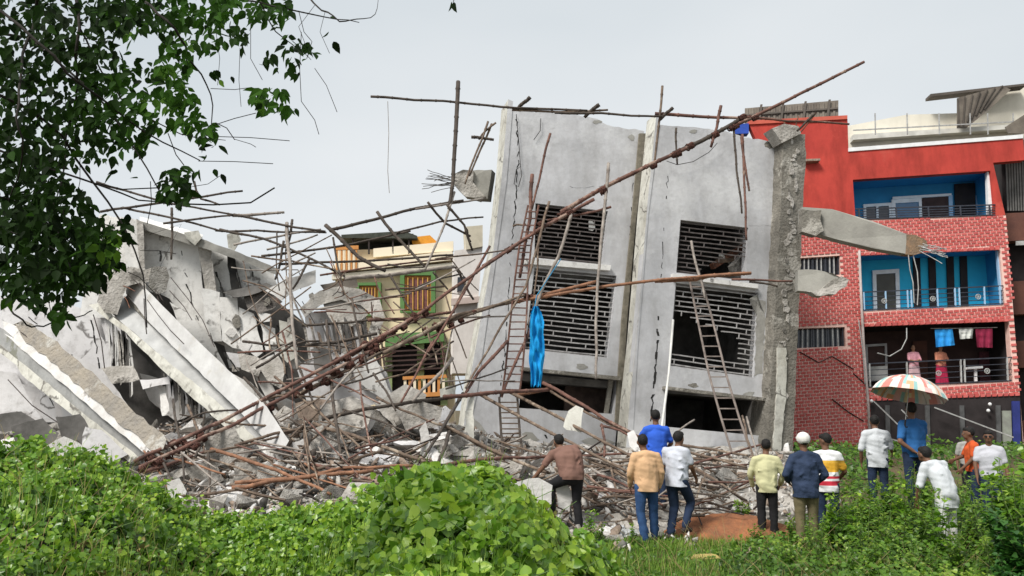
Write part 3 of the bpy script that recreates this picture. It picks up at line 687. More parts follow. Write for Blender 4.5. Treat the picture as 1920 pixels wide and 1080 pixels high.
# ---------------------------------------------------------------- dark building at the frame's edge
bh = thing('brown_house', P(1905, 800, 29.5), 'narrow brown house with slatted balcony screen beyond the drain pipe wall', 'house')
PE = Pl(P(1900, 500, 30.2), (-.25, -1, 0)); brown_w = M('brown_wall', (.16, .07, .05), (.11, .05, .04), 1.5, .9, .2, 12, streak=.3)
flat([(1876, 268), (2000, 255), (2010, 905), (1900, 905)], -.6, dark_in, 'recess', bh, 2, PE)
for a, b in ((400, 452), (528, 590), (640, 690), (790, 905)): flat([(1884 + (a - 400) * .07, a), (2000, a - 6), (2000, b - 6), (1886 + (b - 400) * .07, b)], 0, brown_w, 'wall_band', bh, .6, PE)
flat([(1876, 268), (2000, 250), (2000, 276), (1880, 300)], .2, tin_d, 'sunshade', bh, .5, PE)
for i in range(12): flat([(1886 + i * 5, 300), (1889 + i * 5, 300), (1892 + i * 5, 395), (1889 + i * 5, 395)], -.1, M('slat_grey', (.2, .19, .18), (.12, .12, .11), 3), 'slat', bh, .04, PE)
flat([(1905, 452), (1990, 448), (1992, 456), (1905, 460)], .1, steel_pale, 'rail', bh, .05, PE)

# ---------------------------------------------------------------- yellow house seen through the gap
PY = Pl(P(750, 560, 37), (.05, -1, 0))
yb = thing('yellow_house', P(750, 800, 37), 'cream and yellow house with green and orange window surrounds, seen through the gap', 'house')
yel = M('yellow_wall', (.86, .72, .50), (.79, .65, .44), 1.0, .9, .2, 10, streak=.2)
yel2 = M('yellow_pale', (.86, .76, .58), (.8, .7, .53), 1.0, .9)
orange_p = M('orange_paint', (.62, .28, .08), (.52, .22, .07), 3, .8); green_p = M('green_paint', (.12, .24, .08), (.09, .19, .06), 3, .8)
def fy(q, off, m, name, p=yb, t=.12): return flat(q, off, m, name, p, t, PY)
fy([(628, 470), (848, 462), (852, 800), (632, 800)], -.3, yel, 'wall', t=4)
fy([(622, 497), (848, 470), (850, 487), (622, 512)], .25, yel2, 'cornice', t=.5)
fy([(622, 515), (850, 492), (850, 500), (622, 524)], .15, M('cornice_cream', (.74, .68, .55), (.6, .55, .45), 2), 'cornice', t=.4)
fy([(700, 466), (850, 452), (850, 470), (700, 482)], .1, yel2, 'parapet', t=.3)
for i in range(9): fy([(630 + i * 4.6, 466), (632.6 + i * 4.6, 466), (632.6 + i * 4.6, 506), (630 + i * 4.6, 506)], .3, orange_p if i % 2 == 0 else yel2, 'baluster', t=.1)
fy([(628, 462), (672, 460), (672, 467), (628, 469)], .32, orange_p, 'handrail', t=.12)
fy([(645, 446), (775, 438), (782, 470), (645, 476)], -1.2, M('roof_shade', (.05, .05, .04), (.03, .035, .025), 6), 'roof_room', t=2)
fy([(640, 440), (758, 433), (782, 442), (782, 447), (640, 446)], .2, M('roof_sheet_dark', (.07, .075, .06), (.04, .045, .035), 6), 'roof_sheet', t=2.6)
fy([(770, 445), (806, 441), (818, 452), (815, 470), (776, 468)], -.3, M('orange_awning', (.75, .33, .04), (.6, .25, .03), 3), 'awning', t=.8)
for x in (660, 690, 735, 765): fy([(x, 446), (x + 3, 446), (x + 3, 476), (x, 476)], .1, rust_dark, 'roof_post', t=.1)
def ywin(x0, y0, x1, y1, fw, lab):
    g = G(); wall_holes(g, hp(PY, [(x0, y0), (x1, y0 - 1), (x1, y1), (x0, y1)], .12), [hp(PY, [(x0 + fw, y0 + fw), (x1 - fw, y0 + fw), (x1 - fw, y1), (x0 + fw, y1)][:2] + [(x1 - fw, y1 - 3), (x0 + fw, y1 - 3)], .12)], (0, .3, 0))
    o = fix_normals(g.build('window', green_p, yb)); f2 = fw + 4
    fy([(x0 + fw, y0 + fw), (x1 - fw, y0 + fw), (x1 - fw, y1 - 3), (x0 + fw, y1 - 3)], -.05, orange_p, 'orange_surround', o, .05)
    fy([(x0 + f2 + 2, y0 + f2 + 3), (x1 - f2 - 2, y0 + f2 + 3), (x1 - f2 - 2, y1 - 6), (x0 + f2 + 2, y1 - 6)], .0, M('window_red', (.25, .10, .09), (.1, .05, .05), 6), 'shutter', o, .04)
    for k in range(5):
        x = lerp(x0 + f2 + 2, x1 - f2 - 3, k / 4); fy([(x, y0 + f2), (x + 1.6, y0 + f2), (x + 1.6, y1 - 5), (x, y1 - 5)], .06, M('window_gold', (.7, .42, .1), (.55, .3, .07), 4), 'bar', o, .05)
ywin(750, 508, 816, 586, 8, 0); ywin(668, 530, 714, 592, 5, 1)
fy([(722, 627), (832, 620), (832, 640), (722, 650)], .5, green_p, 'balcony_band', t=.9)
for x in (722, 782, 826): fy([(x, 640), (x + 13, 640), (x + 13, 760), (x, 760)], .35, M('green_pillar', (.30, .36, .17), (.2, .26, .11), 3), 'pillar', t=.3)
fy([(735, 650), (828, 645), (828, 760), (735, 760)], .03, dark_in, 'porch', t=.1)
for k in range(5): fy([(720, 658 + k * 9), (840, 652 + k * 9), (840, 655 + k * 9), (720, 661 + k * 9)], .5, brown_in, 'porch_slat', t=.1)
fy([(755, 738), (838, 734), (838, 742), (755, 746)], .6, orange_p, 'balcony_rail', t=.1); fy([(755, 706), (838, 702), (838, 708), (755, 712)], .6, orange_p, 'balcony_rail', t=.1)
for k in range(9): fy([(757 + k * 9, 706), (762 + k * 9, 706), (762 + k * 9, 742), (757 + k * 9, 742)], .55, orange_p if k % 2 else yel2, 'baluster', t=.1)
pb = thing('pink_house', P(868, 800, 31), 'sliver of pale pinkish house wall beside the end column of the tilted block', 'house')
PK = Pl(P(868, 560, 31), (.1, -1, 0)); pink_w = M('pink_wall', (.80, .75, .71), (.70, .65, .61), 1.5, .9, .3, 12, streak=.3)
flat([(852, 470), (905, 462), (885, 700), (848, 700)], 0, pink_w, 'wall', pb, 2.5, PK)
flat([(846, 560), (905, 555), (905, 566), (846, 572)], .2, M('pink_band', (.6, .5, .45), (.5, .4, .36), 3), 'band', pb, .2, PK)
flat([(872, 425), (905, 422), (905, 462), (874, 468)], .1, M('cream_block', (.62, .56, .44), (.5, .45, .35), 3), 'stair_head', pb, 1.5, PK)
flat([(858, 520), (872, 518), (870, 545), (857, 547)], .05, glass_d, 'window', pb, .05, PK)
# ---------------------------------------------------------------- the fallen wing
fw = thing('fallen_wing', P(380, 780, 21), 'collapsed white wing with cracked wall panels and a sloping roof edge behind two fallen columns', 'collapsed building')
def slab(name, pts, t, m, parent=fw, jg=1.4, seed=0):
    """pts (px, py, Y); thickness t away from the viewer"""
    q = []; rr = random.Random(seed + len(pts) * 7 + int(pts[0][0]))
    for (x0, y0, Y0), (x1, y1, Y1) in zip(pts, pts[1:] + pts[:1]):
        n = max(1, int(math.hypot(x1 - x0, y1 - y0) / 14))
        for i in range(n):
            u = i / n; e = jg if i else 0; q.append((lerp(x0, x1, u) + rr.uniform(-e, e), lerp(y0, y1, u) + rr.uniform(-e, e), lerp(Y0, Y1, u)))
    A_ = np.array([[a, b, 1.0] for a, b, c in q]); sol = np.linalg.lstsq(A_, np.array([1 / c for a, b, c in q]), rcond=None)[0]
    q = [(a, b, 1 / (sol[0] * a + sol[1] * b + sol[2])) for a, b, c in q]   # one flat face
    g = G(); W = [P(*a) for a in q]; d = (sum(W, Vector()) / len(W) - CAM).normalized() * t
    g.prism(W, d); return g.build(name, m, parent)
def s2(name, pts, Y, t, m, parent=fw, jg=1.4, seed=0, k=0.0):
    return slab(name, [(x, y, Y + k * (y - 600) / 100) for x, y in pts], t, m, parent, jg, seed)
# dark sheet behind the cracks, standing in for shade in the gaps
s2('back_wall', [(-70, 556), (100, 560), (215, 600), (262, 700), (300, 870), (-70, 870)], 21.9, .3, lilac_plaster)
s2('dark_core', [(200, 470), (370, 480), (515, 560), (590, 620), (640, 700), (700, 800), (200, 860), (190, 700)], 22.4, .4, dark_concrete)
WP = [
 ([(186, 402), (258, 412), (262, 470), (268, 560), (240, 590), (150, 600), (160, 520)], 21.4, white_plaster),
 ([(265, 420), (372, 450), (378, 520), (398, 640), (352, 610), (318, 560), (268, 540)], 21.6, white_plaster),
 ([(396, 468), (424, 474), (440, 540), (452, 600), (470, 690), (430, 690), (410, 600)], 21.6, white_plaster),
 ([(436, 478), (455, 482), (512, 508), (522, 540), (480, 556), (450, 562)], 21.5, white_plaster),
 ([(318, 566), (360, 590), (404, 648), (430, 700), (400, 690), (350, 640)], 21.3, white_plaster),
 ([(377, 540), (412, 548), (416, 640), (400, 640), (384, 600)], 21.1, white_plaster),
 ([(412, 557), (445, 559), (452, 655), (436, 652), (416, 638)], 20.9, white_plaster),
 ([(448, 576), (476, 588), (494, 660), (481, 670), (454, 652)], 20.8, white_plaster),
 ([(488, 606), (516, 616), (519, 662), (498, 656)], 20.8, white_plaster),
 ([(523, 600), (551, 606), (558, 668), (539, 680), (525, 667)], 20.7, cream_plaster),
 ([(483, 584), (507, 589), (510, 602), (487, 605)], 20.6, white_plaster),
 ([(497, 545), (548, 520), (592, 506), (592, 530), (548, 548), (528, 564)], 20.3, white_plaster),
 ([(572, 588), (640, 580), (686, 594), (690, 660), (640, 664), (576, 658)], 20.7, lilac_plaster),
 ([(556, 690), (600, 660), (690, 664), (726, 700), (742, 752), (660, 765), (580, 772)], 20.0, lilac_plaster),
 ([(656, 682), (704, 672), (734, 738), (734, 760), (668, 714)], 19.7, white_plaster),
 ([(410, 690), (470, 716), (520, 770), (560, 800), (500, 800), (450, 752)], 20.2, white_plaster),
 ([(470, 690), (500, 696), (520, 740), (498, 744)], 20.0, white_plaster),
 ([(424, 660), (456, 664), (462, 690), (440, 688)], 20.5, lilac_plaster),
 ([(188, 594), (232, 610), (262, 700), (240, 700), (205, 660)], 21.5, lilac_plaster),
 ([(-40, 566), (30, 560), (60, 600), (165, 590), (196, 640), (212, 690), (236, 716), (170, 700), (80, 640), (-40, 630)], 20.9, lilac_plaster),
 ([(-40, 625), (80, 636), (190, 690), (240, 760), (300, 850), (240, 870), (120, 740), (-40, 700)], 20.4, lilac_plaster),
 ([(-40, 690), (30, 700), (78, 788), (50, 770), (-40, 772)], 20.2, lilac_plaster),
 ([(72, 724), (100, 740), (106, 792), (80, 790)], 20.3, lilac_plaster),
 ([(112, 740), (140, 760), (175, 820), (160, 840), (120, 800)], 20.0, lilac_plaster),
 ([(262, 700), (330, 716), (372, 770), (330, 790), (280, 750)], 21.2, rubble_white),
]
for i, (q, Y, m) in enumerate(WP): s2('wall_panel', q, Y, .18, m, seed=i)
# piers and roof edge
s2('pier', [(370, 455), (396, 462), (412, 600), (424, 650), (400, 640), (384, 540)], 21.2, .3, rubble_concrete, jg=1)
s2('pier', [(424, 465), (438, 475), (452, 560), (446, 580), (436, 560)], 21.3, .1, crack_dark, jg=2.5)
s2('pier', [(256, 410), (268, 418), (274, 540), (282, 600), (266, 590), (262, 520)], 21.1, .3, rubble_concrete, jg=1)
slab('roof_beam', [(262, 414, 21.3), (372, 446, 21.0), (450, 474, 20.8), (518, 503, 20.7), (520, 516, 20.7), (450, 488, 20.8), (370, 462, 21.0), (262, 428, 21.3)], .5, M('roof_edge', (.36, .35, .32), (.24, .23, .21), 2.4, .95, .5, 14), jg=.8)
slab('roof_beam', [(262, 406, 21.6), (380, 440, 21.3), (380, 450, 21.2), (262, 418, 21.4)], .6, white_plaster, jg=.8)
slab('roof_stub', [(425, 440, 20.9), (445, 432, 20.9), (452, 450, 20.9), (440, 470, 20.9), (428, 465, 20.9)], .3, cream_plaster)
slab('roof_stub', [(345, 436, 20.9), (372, 432, 20.9), (378, 446, 20.9), (366, 460, 20.9), (350, 448, 20.9)], .3, cream_plaster)
# the broken lumps at the heads of the fallen columns
s2('broken_joint', [(182, 566), (190, 530), (214, 508), (246, 500), (270, 506), (292, 500), (300, 520), (270, 530), (240, 536), (228, 566), (220, 590), (196, 586)], 19.9, .5, rubble_concrete, jg=3)
s2('broken_joint', [(284, 500), (312, 500), (318, 520), (312, 548), (292, 552), (278, 540)], 19.8, .5, M('brick_rubble', (.30, .285, .26), (.16, .15, .13), 7, .95, 1.0, 26, dist=.06), jg=2)
s2('broken_joint', [(22, 610), (44, 600), (62, 608), (90, 640), (80, 660), (40, 640)], 19.0, .5, rubble_concrete, jg=2)
# shattered floor slabs of the middle part, with a dark plate for shadow
SL = [
 ([(562, 578), (600, 545), (640, 536), (676, 542), (712, 562), (722, 596), (706, 640), (690, 628), (700, 596), (676, 572), (640, 562), (600, 572), (572, 596)], 20.0, rubble_concrete, .3),
 ([(606, 570), (646, 552), (678, 566), (690, 590), (660, 612), (624, 606)], 20.1, rubble_concrete, .2),
 ([(600, 534), (668, 520), (672, 538), (612, 550)], 20.2, tin, .1),
 ([(455, 549), (502, 543), (530, 566), (510, 580), (488, 587), (464, 578)], 20.5, M('brown_rough', (.19, .17, .155), (.11, .1, .09), 4, 1, 1, 20, dist=.05), .2),
 ([(418, 548), (455, 540), (500, 530), (512, 536), (486, 548), (440, 558)], 20.3, dark_concrete, .3),  # dark wedge, a shadow drawn as a plate
 ([(446, 660), (480, 668), (498, 680), (484, 706), (452, 692)], 20.3, rubble_concrete, .3),
 ([(484, 676), (520, 664), (536, 690), (528, 730), (500, 712)], 20.2, rubble_concrete, .3),
 ([(582, 655), (610, 650), (636, 700), (628, 724), (596, 716)], 19.9, dark_concrete, .1),  # plain dark plate in the dark zone
 ([(553, 756), (600, 748), (650, 750), (660, 772), (600, 790), (560, 784)], 18.6, rubble_brown, .3),
 ([(628, 790), (668, 770), (706, 786), (690, 812), (640, 818)], 17.6, rubble_white, .3),
 ([(740, 770), (790, 752), (830, 764), (820, 800), (760, 806)], 17.8, rubble_concrete, .3),
 ([(190, 690), (250, 686), (262, 712), (210, 720)], 19.9, rubble_concrete, .4),
 ([(262, 712), (316, 706), (318, 720), (268, 730)], 19.6, lilac_plaster, .3),
 ([(296, 724), (310, 724), (318, 778), (304, 780)], 19.8, white_plaster, .3),
 ([(600, 760), (660, 742), (700, 762), (690, 800), (640, 820), (596, 800)], 18.3, rubble_concrete, .5),
 ([(548, 830), (590, 816), (640, 850), (632, 880), (590, 890), (556, 870)], 16.0, rubble_white, .3),
 ([(786, 806), (798, 790), (806, 830), (800, 862), (788, 850)], 16.5, rubble_white, .2),
 ([(872, 780), (880, 742), (890, 744), (886, 850), (874, 852)], 19.5, cream_plaster, .2),
 ([(824, 730), (856, 722), (852, 742), (826, 748)], 19.5, cream_plaster, .2),
 ([(700, 756), (760, 720), (800, 740), (790, 780), (740, 800)], 19.0, rubble_concrete, .4),
 ([(1066, 770), (1080, 760), (1094, 766), (1090, 812), (1062, 806), (1056, 800)], 19.6, cream_plaster, .2),
 ([(1176, 812), (1188, 806), (1200, 830), (1196, 850), (1180, 836)], 18.5, rubble_white, .2),
 ([(955, 905), (1010, 896), (1036, 910), (1034, 945), (990, 958), (950, 940)], 13.8, rubble_white, .15),
 ([(1040, 905), (1060, 900), (1078, 930), (1066, 958), (1046, 950)], 14.2, rubble_white, .2),
 ([(340, 880), (400, 862), (420, 900), (380, 930), (330, 930)], 14.8, rubble_concrete, .4),
 ([(312, 905), (336, 896), (350, 922), (342, 942), (318, 940)], 13.6, rubble_white, .3),
 ([(380, 820), (440, 800), (470, 850), (430, 880), (390, 860)], 15.6, rubble_concrete, .4),
 ([(440, 866), (530, 870), (520, 900), (436, 905)], 14.6, rubble_concrete, .5),
 ([(160, 800), (190, 806), (240, 852), (200, 872), (150, 850)], 15.5, lilac_plaster, .3),
 ([(0, 776), (40, 772), (70, 790), (50, 812), (-20, 806)], 15.9, dark_concrete, .4),
 ([(20, 800), (80, 784), (110, 812), (90, 850), (30, 846)], 15.6, dark_concrete, .4),
 ([(88, 836), (120, 818), (160, 840), (150, 860), (100, 858)], 15.3, rubble_white, .3),
 ([(104, 782), (150, 776), (166, 800), (160, 836), (120, 830)], 15.8, dark_concrete, .4),
]
slab_txt = []
for i, (q, Y, m, t) in enumerate(SL):
    o = s2('concrete_slab', q, Y, t, m, None, 2.2, i + 50, k=-.5 if Y > 18 else 0)
    slab_txt.append((o, sum(a for a, b in q) / len(q), sum(b for a, b in q) / len(q), m.name))
# hanging plaster laths in the middle part
rr = random.Random(5)
for k in range(26):
    x = 568 + k * 5.6 + rr.uniform(-3, 3); y = 606 + rr.uniform(-14, 16); l = rr.uniform(50, 130); wv = rr.uniform(2, 6); s = rr.uniform(8, 26)
    s2('hanging_lath', [(x, y), (x + wv, y + 3), (x + wv + s, y + l), (x + s, y + l + 5)], 20.1 + rr.uniform(-.2, .3), .06, rr.choice((rubble_concrete, lilac_plaster, dark_concrete, rubble_brown)), fw, 1)
# two big columns that fell slantwise: each from its head (far, high) to its foot (near, low)
def lean_beam(label, strips, cat='concrete column'):
    r = thing('fallen_column', P(*strips[0][0][0]), label, cat)
    for name, q, t, m, jg in strips: pass
    return r
fc = thing('fallen_column', P(250, 855, 15.5), 'lower of two huge fallen columns, rough brown flank, its foot behind the creeper', 'concrete column')
slab('edge', [(-20, 628, 19.1), (0, 646, 18.9), (260, 858, 15.3), (244, 868, 15.4), (128, 772, 17.0), (40, 702, 18.2), (30, 684, 18.4), (-10, 652, 18.9)], .3, cream_plaster, fc, 1.5)
slab('web', [(-20, 606, 19.2), (8, 618, 19.0), (278, 846, 15.3), (258, 860, 15.5), (-20, 634, 19.3)], .3, M('web_grey', (.37, .37, .36), (.25, .25, .245), 2.5, .95, .5, 14, c3=(.22, .22, .18)), fc, 1)
slab('plaster_flank', [(6, 602, 18.9), (44, 618, 18.6), (290, 834, 15.0), (284, 848, 15.0), (268, 848, 15.1), (8, 626, 18.9)], .3, rubble_white, fc, 1.6)
slab('rough_flank', [(28, 606, 18.7), (62, 612, 18.4), (108, 640, 17.8), (312, 824, 14.9), (306, 842, 14.8), (286, 846, 14.9), (40, 630, 18.5)], .5, M('rough_flank', (.33, .29, .235), (.24, .22, .195), 2.2, .97, 1.0, 12, dist=.07, c3=(.44, .42, .38)), fc, 3)
fc2 = thing('fallen_column', P(500, 840, 15.8), 'upper of two huge fallen columns, bright white flank and squared foot on the rubble', 'concrete column')
slab('edge', [(166, 572, 20.3), (184, 568, 20.2), (424, 768, 17.1), (496, 838, 16.1), (486, 850, 16.1), (408, 788, 17.1), (300, 690, 18.7), (235, 622, 19.7)], .3, cream_plaster, fc2, 1.6)
slab('web', [(184, 566, 20.5), (236, 548, 20.4), (286, 604, 19.9), (450, 764, 17.3), (512, 838, 16.3), (494, 842, 16.3), (424, 772, 17.3)], .25, M('web_pale', (.50, .50, .49), (.38, .38, .375), 1.8, .95, .4, 14, streak=.3), fc2, .8)
slab('inner_flank', [(232, 560, 20.35), (240, 552, 20.2), (450, 756, 17.1), (446, 768, 17.2)], .3, raw_concrete, fc2, 1)
slab('white_flank', [(236, 534, 20.2), (262, 530, 20.0), (350, 618, 18.6), (428, 694, 17.2), (500, 762, 16.2), (542, 826, 15.6), (535, 838, 15.6), (514, 843, 15.6), (444, 766, 16.8), (281, 606, 19.4), (236, 550, 20.1)], .55, M('bright_plaster', (.63, .625, .61), (.50, .49, .48), 1.6, .9, .4, 10, streak=.35, c3=(.48, .46, .42)), fc2, .9)
rr = random.Random(64)
for q, Y, w0 in [([(300, 470), (306, 520), (300, 560)], 21.3, 3), ([(340, 470), (352, 540), (372, 600)], 21.3, 2.5), ([(404, 500), (420, 560), (432, 640)], 21.3, 4), ([(455, 590), (470, 640), (478, 690)], 20.9, 4), ([(468, 500), (476, 530), (482, 548)], 21.2, 2.5), ([(486, 610), (496, 660), (508, 712)], 20.9, 5), ([(520, 610), (528, 660), (540, 715)], 20.8, 4), ([(210, 420), (220, 480), (214, 520)], 21.1, 2.5), ([(236, 440), (240, 500), (236, 540)], 21.1, 2), ([(80, 650), (120, 690), (150, 700)], 20.2, 2), ([(170, 600), (182, 650), (186, 690)], 20.2, 2.5), ([(30, 660), (60, 700), (100, 760)], 20.0, 2), ([(420, 660), (450, 700), (480, 760)], 20.3, 3), ([(600, 660), (620, 700), (640, 738)], 20.2, 4), ([(650, 650), (668, 690), (690, 740)], 20.2, 3), ([(558, 505), (566, 530), (560, 552)], 20.7, 2), ([(440, 484), (447, 520), (455, 556)], 21.2, 3)]:
    g = G(); j = jag(q, 2.6, 9, int(q[0][0]))
    for a, b in zip(j[:-1], j[1:]):
        if rr.random() < .2: continue
        w = w0 * rr.uniform(.5, 1.4); g.prism([P(a[0] - w / 2, a[1], Y), P(a[0] + w / 2, a[1], Y), P(b[0] + w / 2, b[1] + 1, Y), P(b[0] - w / 3, b[1] + 1, Y)], (0, .02, 0))
    g.build('crack', crack_dark, fw)['kind'] = 'stuff'
for k in range(16):   # plaster scabs and bare spots on the panels
    x = rr.uniform(430, 610); y = rr.uniform(545, 745); s = rr.uniform(4, 15); Y = 20.6 + rr.uniform(-.1, .5)
    if y > 560 and x < 400 and y < 560 + (x - 200) * 1.1: continue
    n_ = rr.randint(5, 8); q = [(x + s * rr.uniform(.5, 1.1) * math.cos(i / n_ * 6.28), y + s * rr.uniform(.6, 1.6) * math.sin(i / n_ * 6.28), Y) for i in range(n_)]
    slab('plaster_scab', q, .12, rr.choice((rubble_concrete, rubble_white, white_plaster, rubble_concrete, raw_concrete)), fw, .5, k)
s2('dark_core', [(190, 700), (240, 640), (300, 700), (350, 724), (410, 800), (300, 806), (216, 760)], 21.4, .1, dark_concrete)  # dark sheet under the upper column stands in for the shaded gap
for k in range(34):
    if k < 22: x = 300 + k * 5.4 + rr.uniform(-2, 2); y = 690 + (x - 300) * .75 + rr.uniform(-10, 6); l = rr.uniform(22, 62); w_ = rr.uniform(3, 8)
    else: x = 196 + (k - 22) * 4 + rr.uniform(-2, 2); y = 596 + (x - 196) * .8 + rr.uniform(-6, 6); l = rr.uniform(60, 110); w_ = rr.uniform(2.5, 5)
    s_ = rr.uniform(2, 8); slab('hanging_plaster', [(x, y, 20.6), (x + w_, y + 4, 20.6), (x + w_ + s_, y + l * .5, 20.6), (x + w_ * .8 + s_, y + l, 20.6), (x + s_, y + l + 6, 20.6), (x + s_ * .4, y + l * .4, 20.6)], .08, rr.choice((lilac_plaster, rubble_concrete, white_plaster, dark_concrete)), fw, 1, k)
for k in range(26):   # torn bars and laths sticking out of the broken joints
    cx_, cy_, Y = rr.choice(((300, 540, 19.7), (240, 540, 19.7), (60, 620, 18.6), (560, 560, 20.2), (640, 560, 19.9), (700, 600, 19.9), (500, 560, 20.2), (470, 690, 20.1)))
    x = cx_ + rr.uniform(-22, 22); y = cy_ + rr.uniform(-18, 18); a_ = rr.uniform(.2, 1.3) if rr.random() < .7 else rr.uniform(-2.4, 0); l = rr.uniform(14, 46)
    g = G(); g.tube([P(x, y, Y), P(x + l * .5 * math.cos(a_), y + l * .5 * math.sin(a_) + rr.uniform(-3, 3), Y - .1), P(x + l * math.cos(a_), y + l * math.sin(a_) + rr.uniform(0, 6), Y - .2)], .011, 4); g.build('torn_bar', rust_dark if k % 2 else rust, fw)
# cables hanging over the columns
for k, q in enumerate([[(276, 562), (296, 590), (320, 620), (345, 645)], [(320, 520), (352, 560), (380, 600), (402, 650)], [(318, 545), (345, 575), (360, 600)], [(175, 590), (190, 640), (196, 690)], [(15, 712), (60, 760), (120, 800), (180, 862)], [(270, 560), (272, 600), (275, 626)]]):
    g = G(); g.tube([P(x, y, 19.0 - .012 * (y - 560)) for x, y in q], .012, 4); g.build('torn_cable', rust_dark, fw)
# ---------------------------------------------------------------- loose rubble
def chunk_mesh(seed, elong=(1, .8, .6)):
    rr = random.Random(seed); bm = bmesh.new()
    for k in range(11):
        v = Vector((rr.uniform(-1, 1), rr.uniform(-1, 1), rr.uniform(-1, 1)));
        m_ = max(abs(v.x), abs(v.y), abs(v.z)); v = v / m_ * rr.uniform(.75, 1)
        bm.verts.new((v.x * elong[0], v.y * elong[1], v.z * elong[2]))
    r = bmesh.ops.convex_hull(bm, input=bm.verts)
    bmesh.ops.delete(bm, geom=[v for v in bm.verts if not v.link_faces], context='VERTS')
    me = bpy.data.meshes.new('concrete_chunk'); bm.to_mesh(me); bm.free(); return me
chunk_src = []
for k in range(9):
    me = chunk_mesh(k, [(1, .8, .6), (1, .6, .3), (1, .9, .8)][k % 3]); me.materials.append([rubble_concrete, rubble_white, rubble_concrete, rubble_brown, lilac_plaster, rubble_concrete][k % 6]); chunk_src.append(me)
LM = [(60, 700, 'the lilac wall beside the tree'), (150, 800, 'the creeper-covered hump'), (250, 850, 'the foot of the rough brown column'), (330, 910, 'the dip in the creeper'), (330, 740, 'the gap between the fallen columns'), (500, 840, 'the squared white column foot'), (440, 640, 'the cracked white panels'), (230, 530, 'the broken lump above the columns'), (200, 410, 'the tree twigs over the fallen wing'), (300, 390, 'the hanging leaf cluster'), (455, 360, 'the sky above the sloping roof edge'), (440, 402, 'the knot above the roof edge'), (400, 470, 'the pier under the roof edge'), (515, 500, 'the low end of the roof edge'), (535, 398, 'the short pole tip against the sky'), (540, 425, 'the fork of the upright post'), (556, 640, 'the thick upright post'), (610, 430, 'the knot west of the yellow house'), (650, 460, 'the orange balusters of the yellow house'), (640, 510, 'the yellow house cornice'), (715, 440, 'the dark roof room of the yellow house'), (785, 500, 'the green framed window'), (800, 380, 'the crooked pole over the yellow roof'), (650, 590, 'the shattered grey slabs'), (650, 680, 'the hanging laths'), (740, 560, 'the cream wall of the yellow house'), (780, 680, 'the dark porch of the yellow house'), (790, 725, 'the orange railing'), (860, 560, 'the pink house sliver'), (850, 340, 'the torn beam end with wires'), (857, 155, 'the tip of the dark mast'), (700, 182, 'the far end of the top rail'), (950, 190, 'the top of the end column'), (905, 380, 'the end column below the torn beam'), (900, 480, 'the knot on the end column'), (900, 640, 'the pale side of the end column'), (870, 735, 'the foot of the end column'), (840, 790, 'the dark crevice by the end column'), (740, 760, 'the knot in the middle of the rubble'), (600, 780, 'the crossing over the grey rubble'), (640, 850, 'the small upright in the rubble'), (590, 860, 'the large pale boulder'), (500, 900, 'the orange bundle of poles'), (700, 890, 'the tail of the orange bundle'), (780, 860, 'the crest of the bright creeper'), (430, 850, 'the knot at the lower fan of poles'), (1000, 330, 'the head of the tall ladder'), (1070, 390, 'the knot over the upper grille'), (1130, 320, 'the wall above the upper grille'), (1070, 440, 'the upper grille of the first bay'), (1080, 580, 'the pale grille of the first bay'), (1120, 700, 'the sill under the pale grille'), (970, 560, 'the middle of the tall ladder'), (1005, 640, 'the blue tarpaulin'), (950, 735, 'the red knot by the tall ladder'), (1025, 730, 'the platform end under the tarpaulin'), (965, 850, 'the foot of the tall ladder'), (1050, 760, 'the ground room of the first bay'), (1040, 860, 'the stooping man in brown'), (1100, 820, 'the low wall behind the stooping man'), (1190, 820, 'the foot of the centre column'), (1225, 310, 'the centre column neck'), (1240, 165, 'the tip of the pole on the centre column'), (1240, 215, 'the top of the centre column'), (1130, 205, 'the middle of the parapet'), (990, 190, 'the parapet of the first bay'), (1270, 280, 'the parapet of the second bay'), (1350, 215, 'the rail over the second bay'), (1400, 225, 'the knot by the blue sheet'), (1400, 400, 'the upper grille corner of the second bay'), (1340, 480, 'the cluttered upper window of the second bay'), (1340, 590, 'the broken pale grille of the second bay'), (1480, 525, 'the raw corner column'), (1500, 230, 'the cap of the corner column'), (1590, 232, 'the red painted wall'), (1620, 118, 'the open sky above the tin roof'), (1200, 550, 'the wall between the two bays'), (1340, 780, 'the ground room of the second bay'), (1280, 850, 'the men in peach and white'), (1390, 870, 'the foot of the long ladder'), (1400, 940, 'the man in pale yellow'), (1340, 960, 'the orange soil mound'), (1150, 940, 'the gap between the stooping man and the peach shirt'), (1120, 1000, 'the slope where the creeper ends'), (1150, 890, 'the stones behind the peach shirt')]
def near(x, y, k=0):
    return sorted(LM, key=lambda l: (l[0] - x) ** 2 + (l[1] - y) ** 2)[k][2]
LUSED = set()
def uniq(cands):
    for c in cands:
        if len(c.split()) <= 16 and c.lower() not in LUSED: LUSED.add(c.lower()); return c
    return None
for o, x, y, mn in slab_txt:
    sh = {'rubble_white': 'pale', 'rubble_concrete': 'grey', 'cream_plaster': 'cream', 'lilac_plaster': 'lilac', 'tin_sheet': 'weathered', 'dark_concrete': 'dark'}[mn.replace('.001', '')] if mn in ('rubble_white', 'rubble_concrete', 'cream_plaster', 'lilac_plaster', 'tin_sheet', 'dark_concrete') else 'brown'
    lab = uniq([f'{sh} broken slab by {near(x, y)}', f'{sh} jagged plate by {near(x, y)}', f'{sh} broken slab near {near(x, y, 1)}', f'second {sh} slab near {near(x, y, 2)}', f'small {sh} shard by {near(x, y, 3)}'])
    tag(o, lab, 'concrete slab', 'broken slabs')  # dark plates among them include the drawn shadow wedge
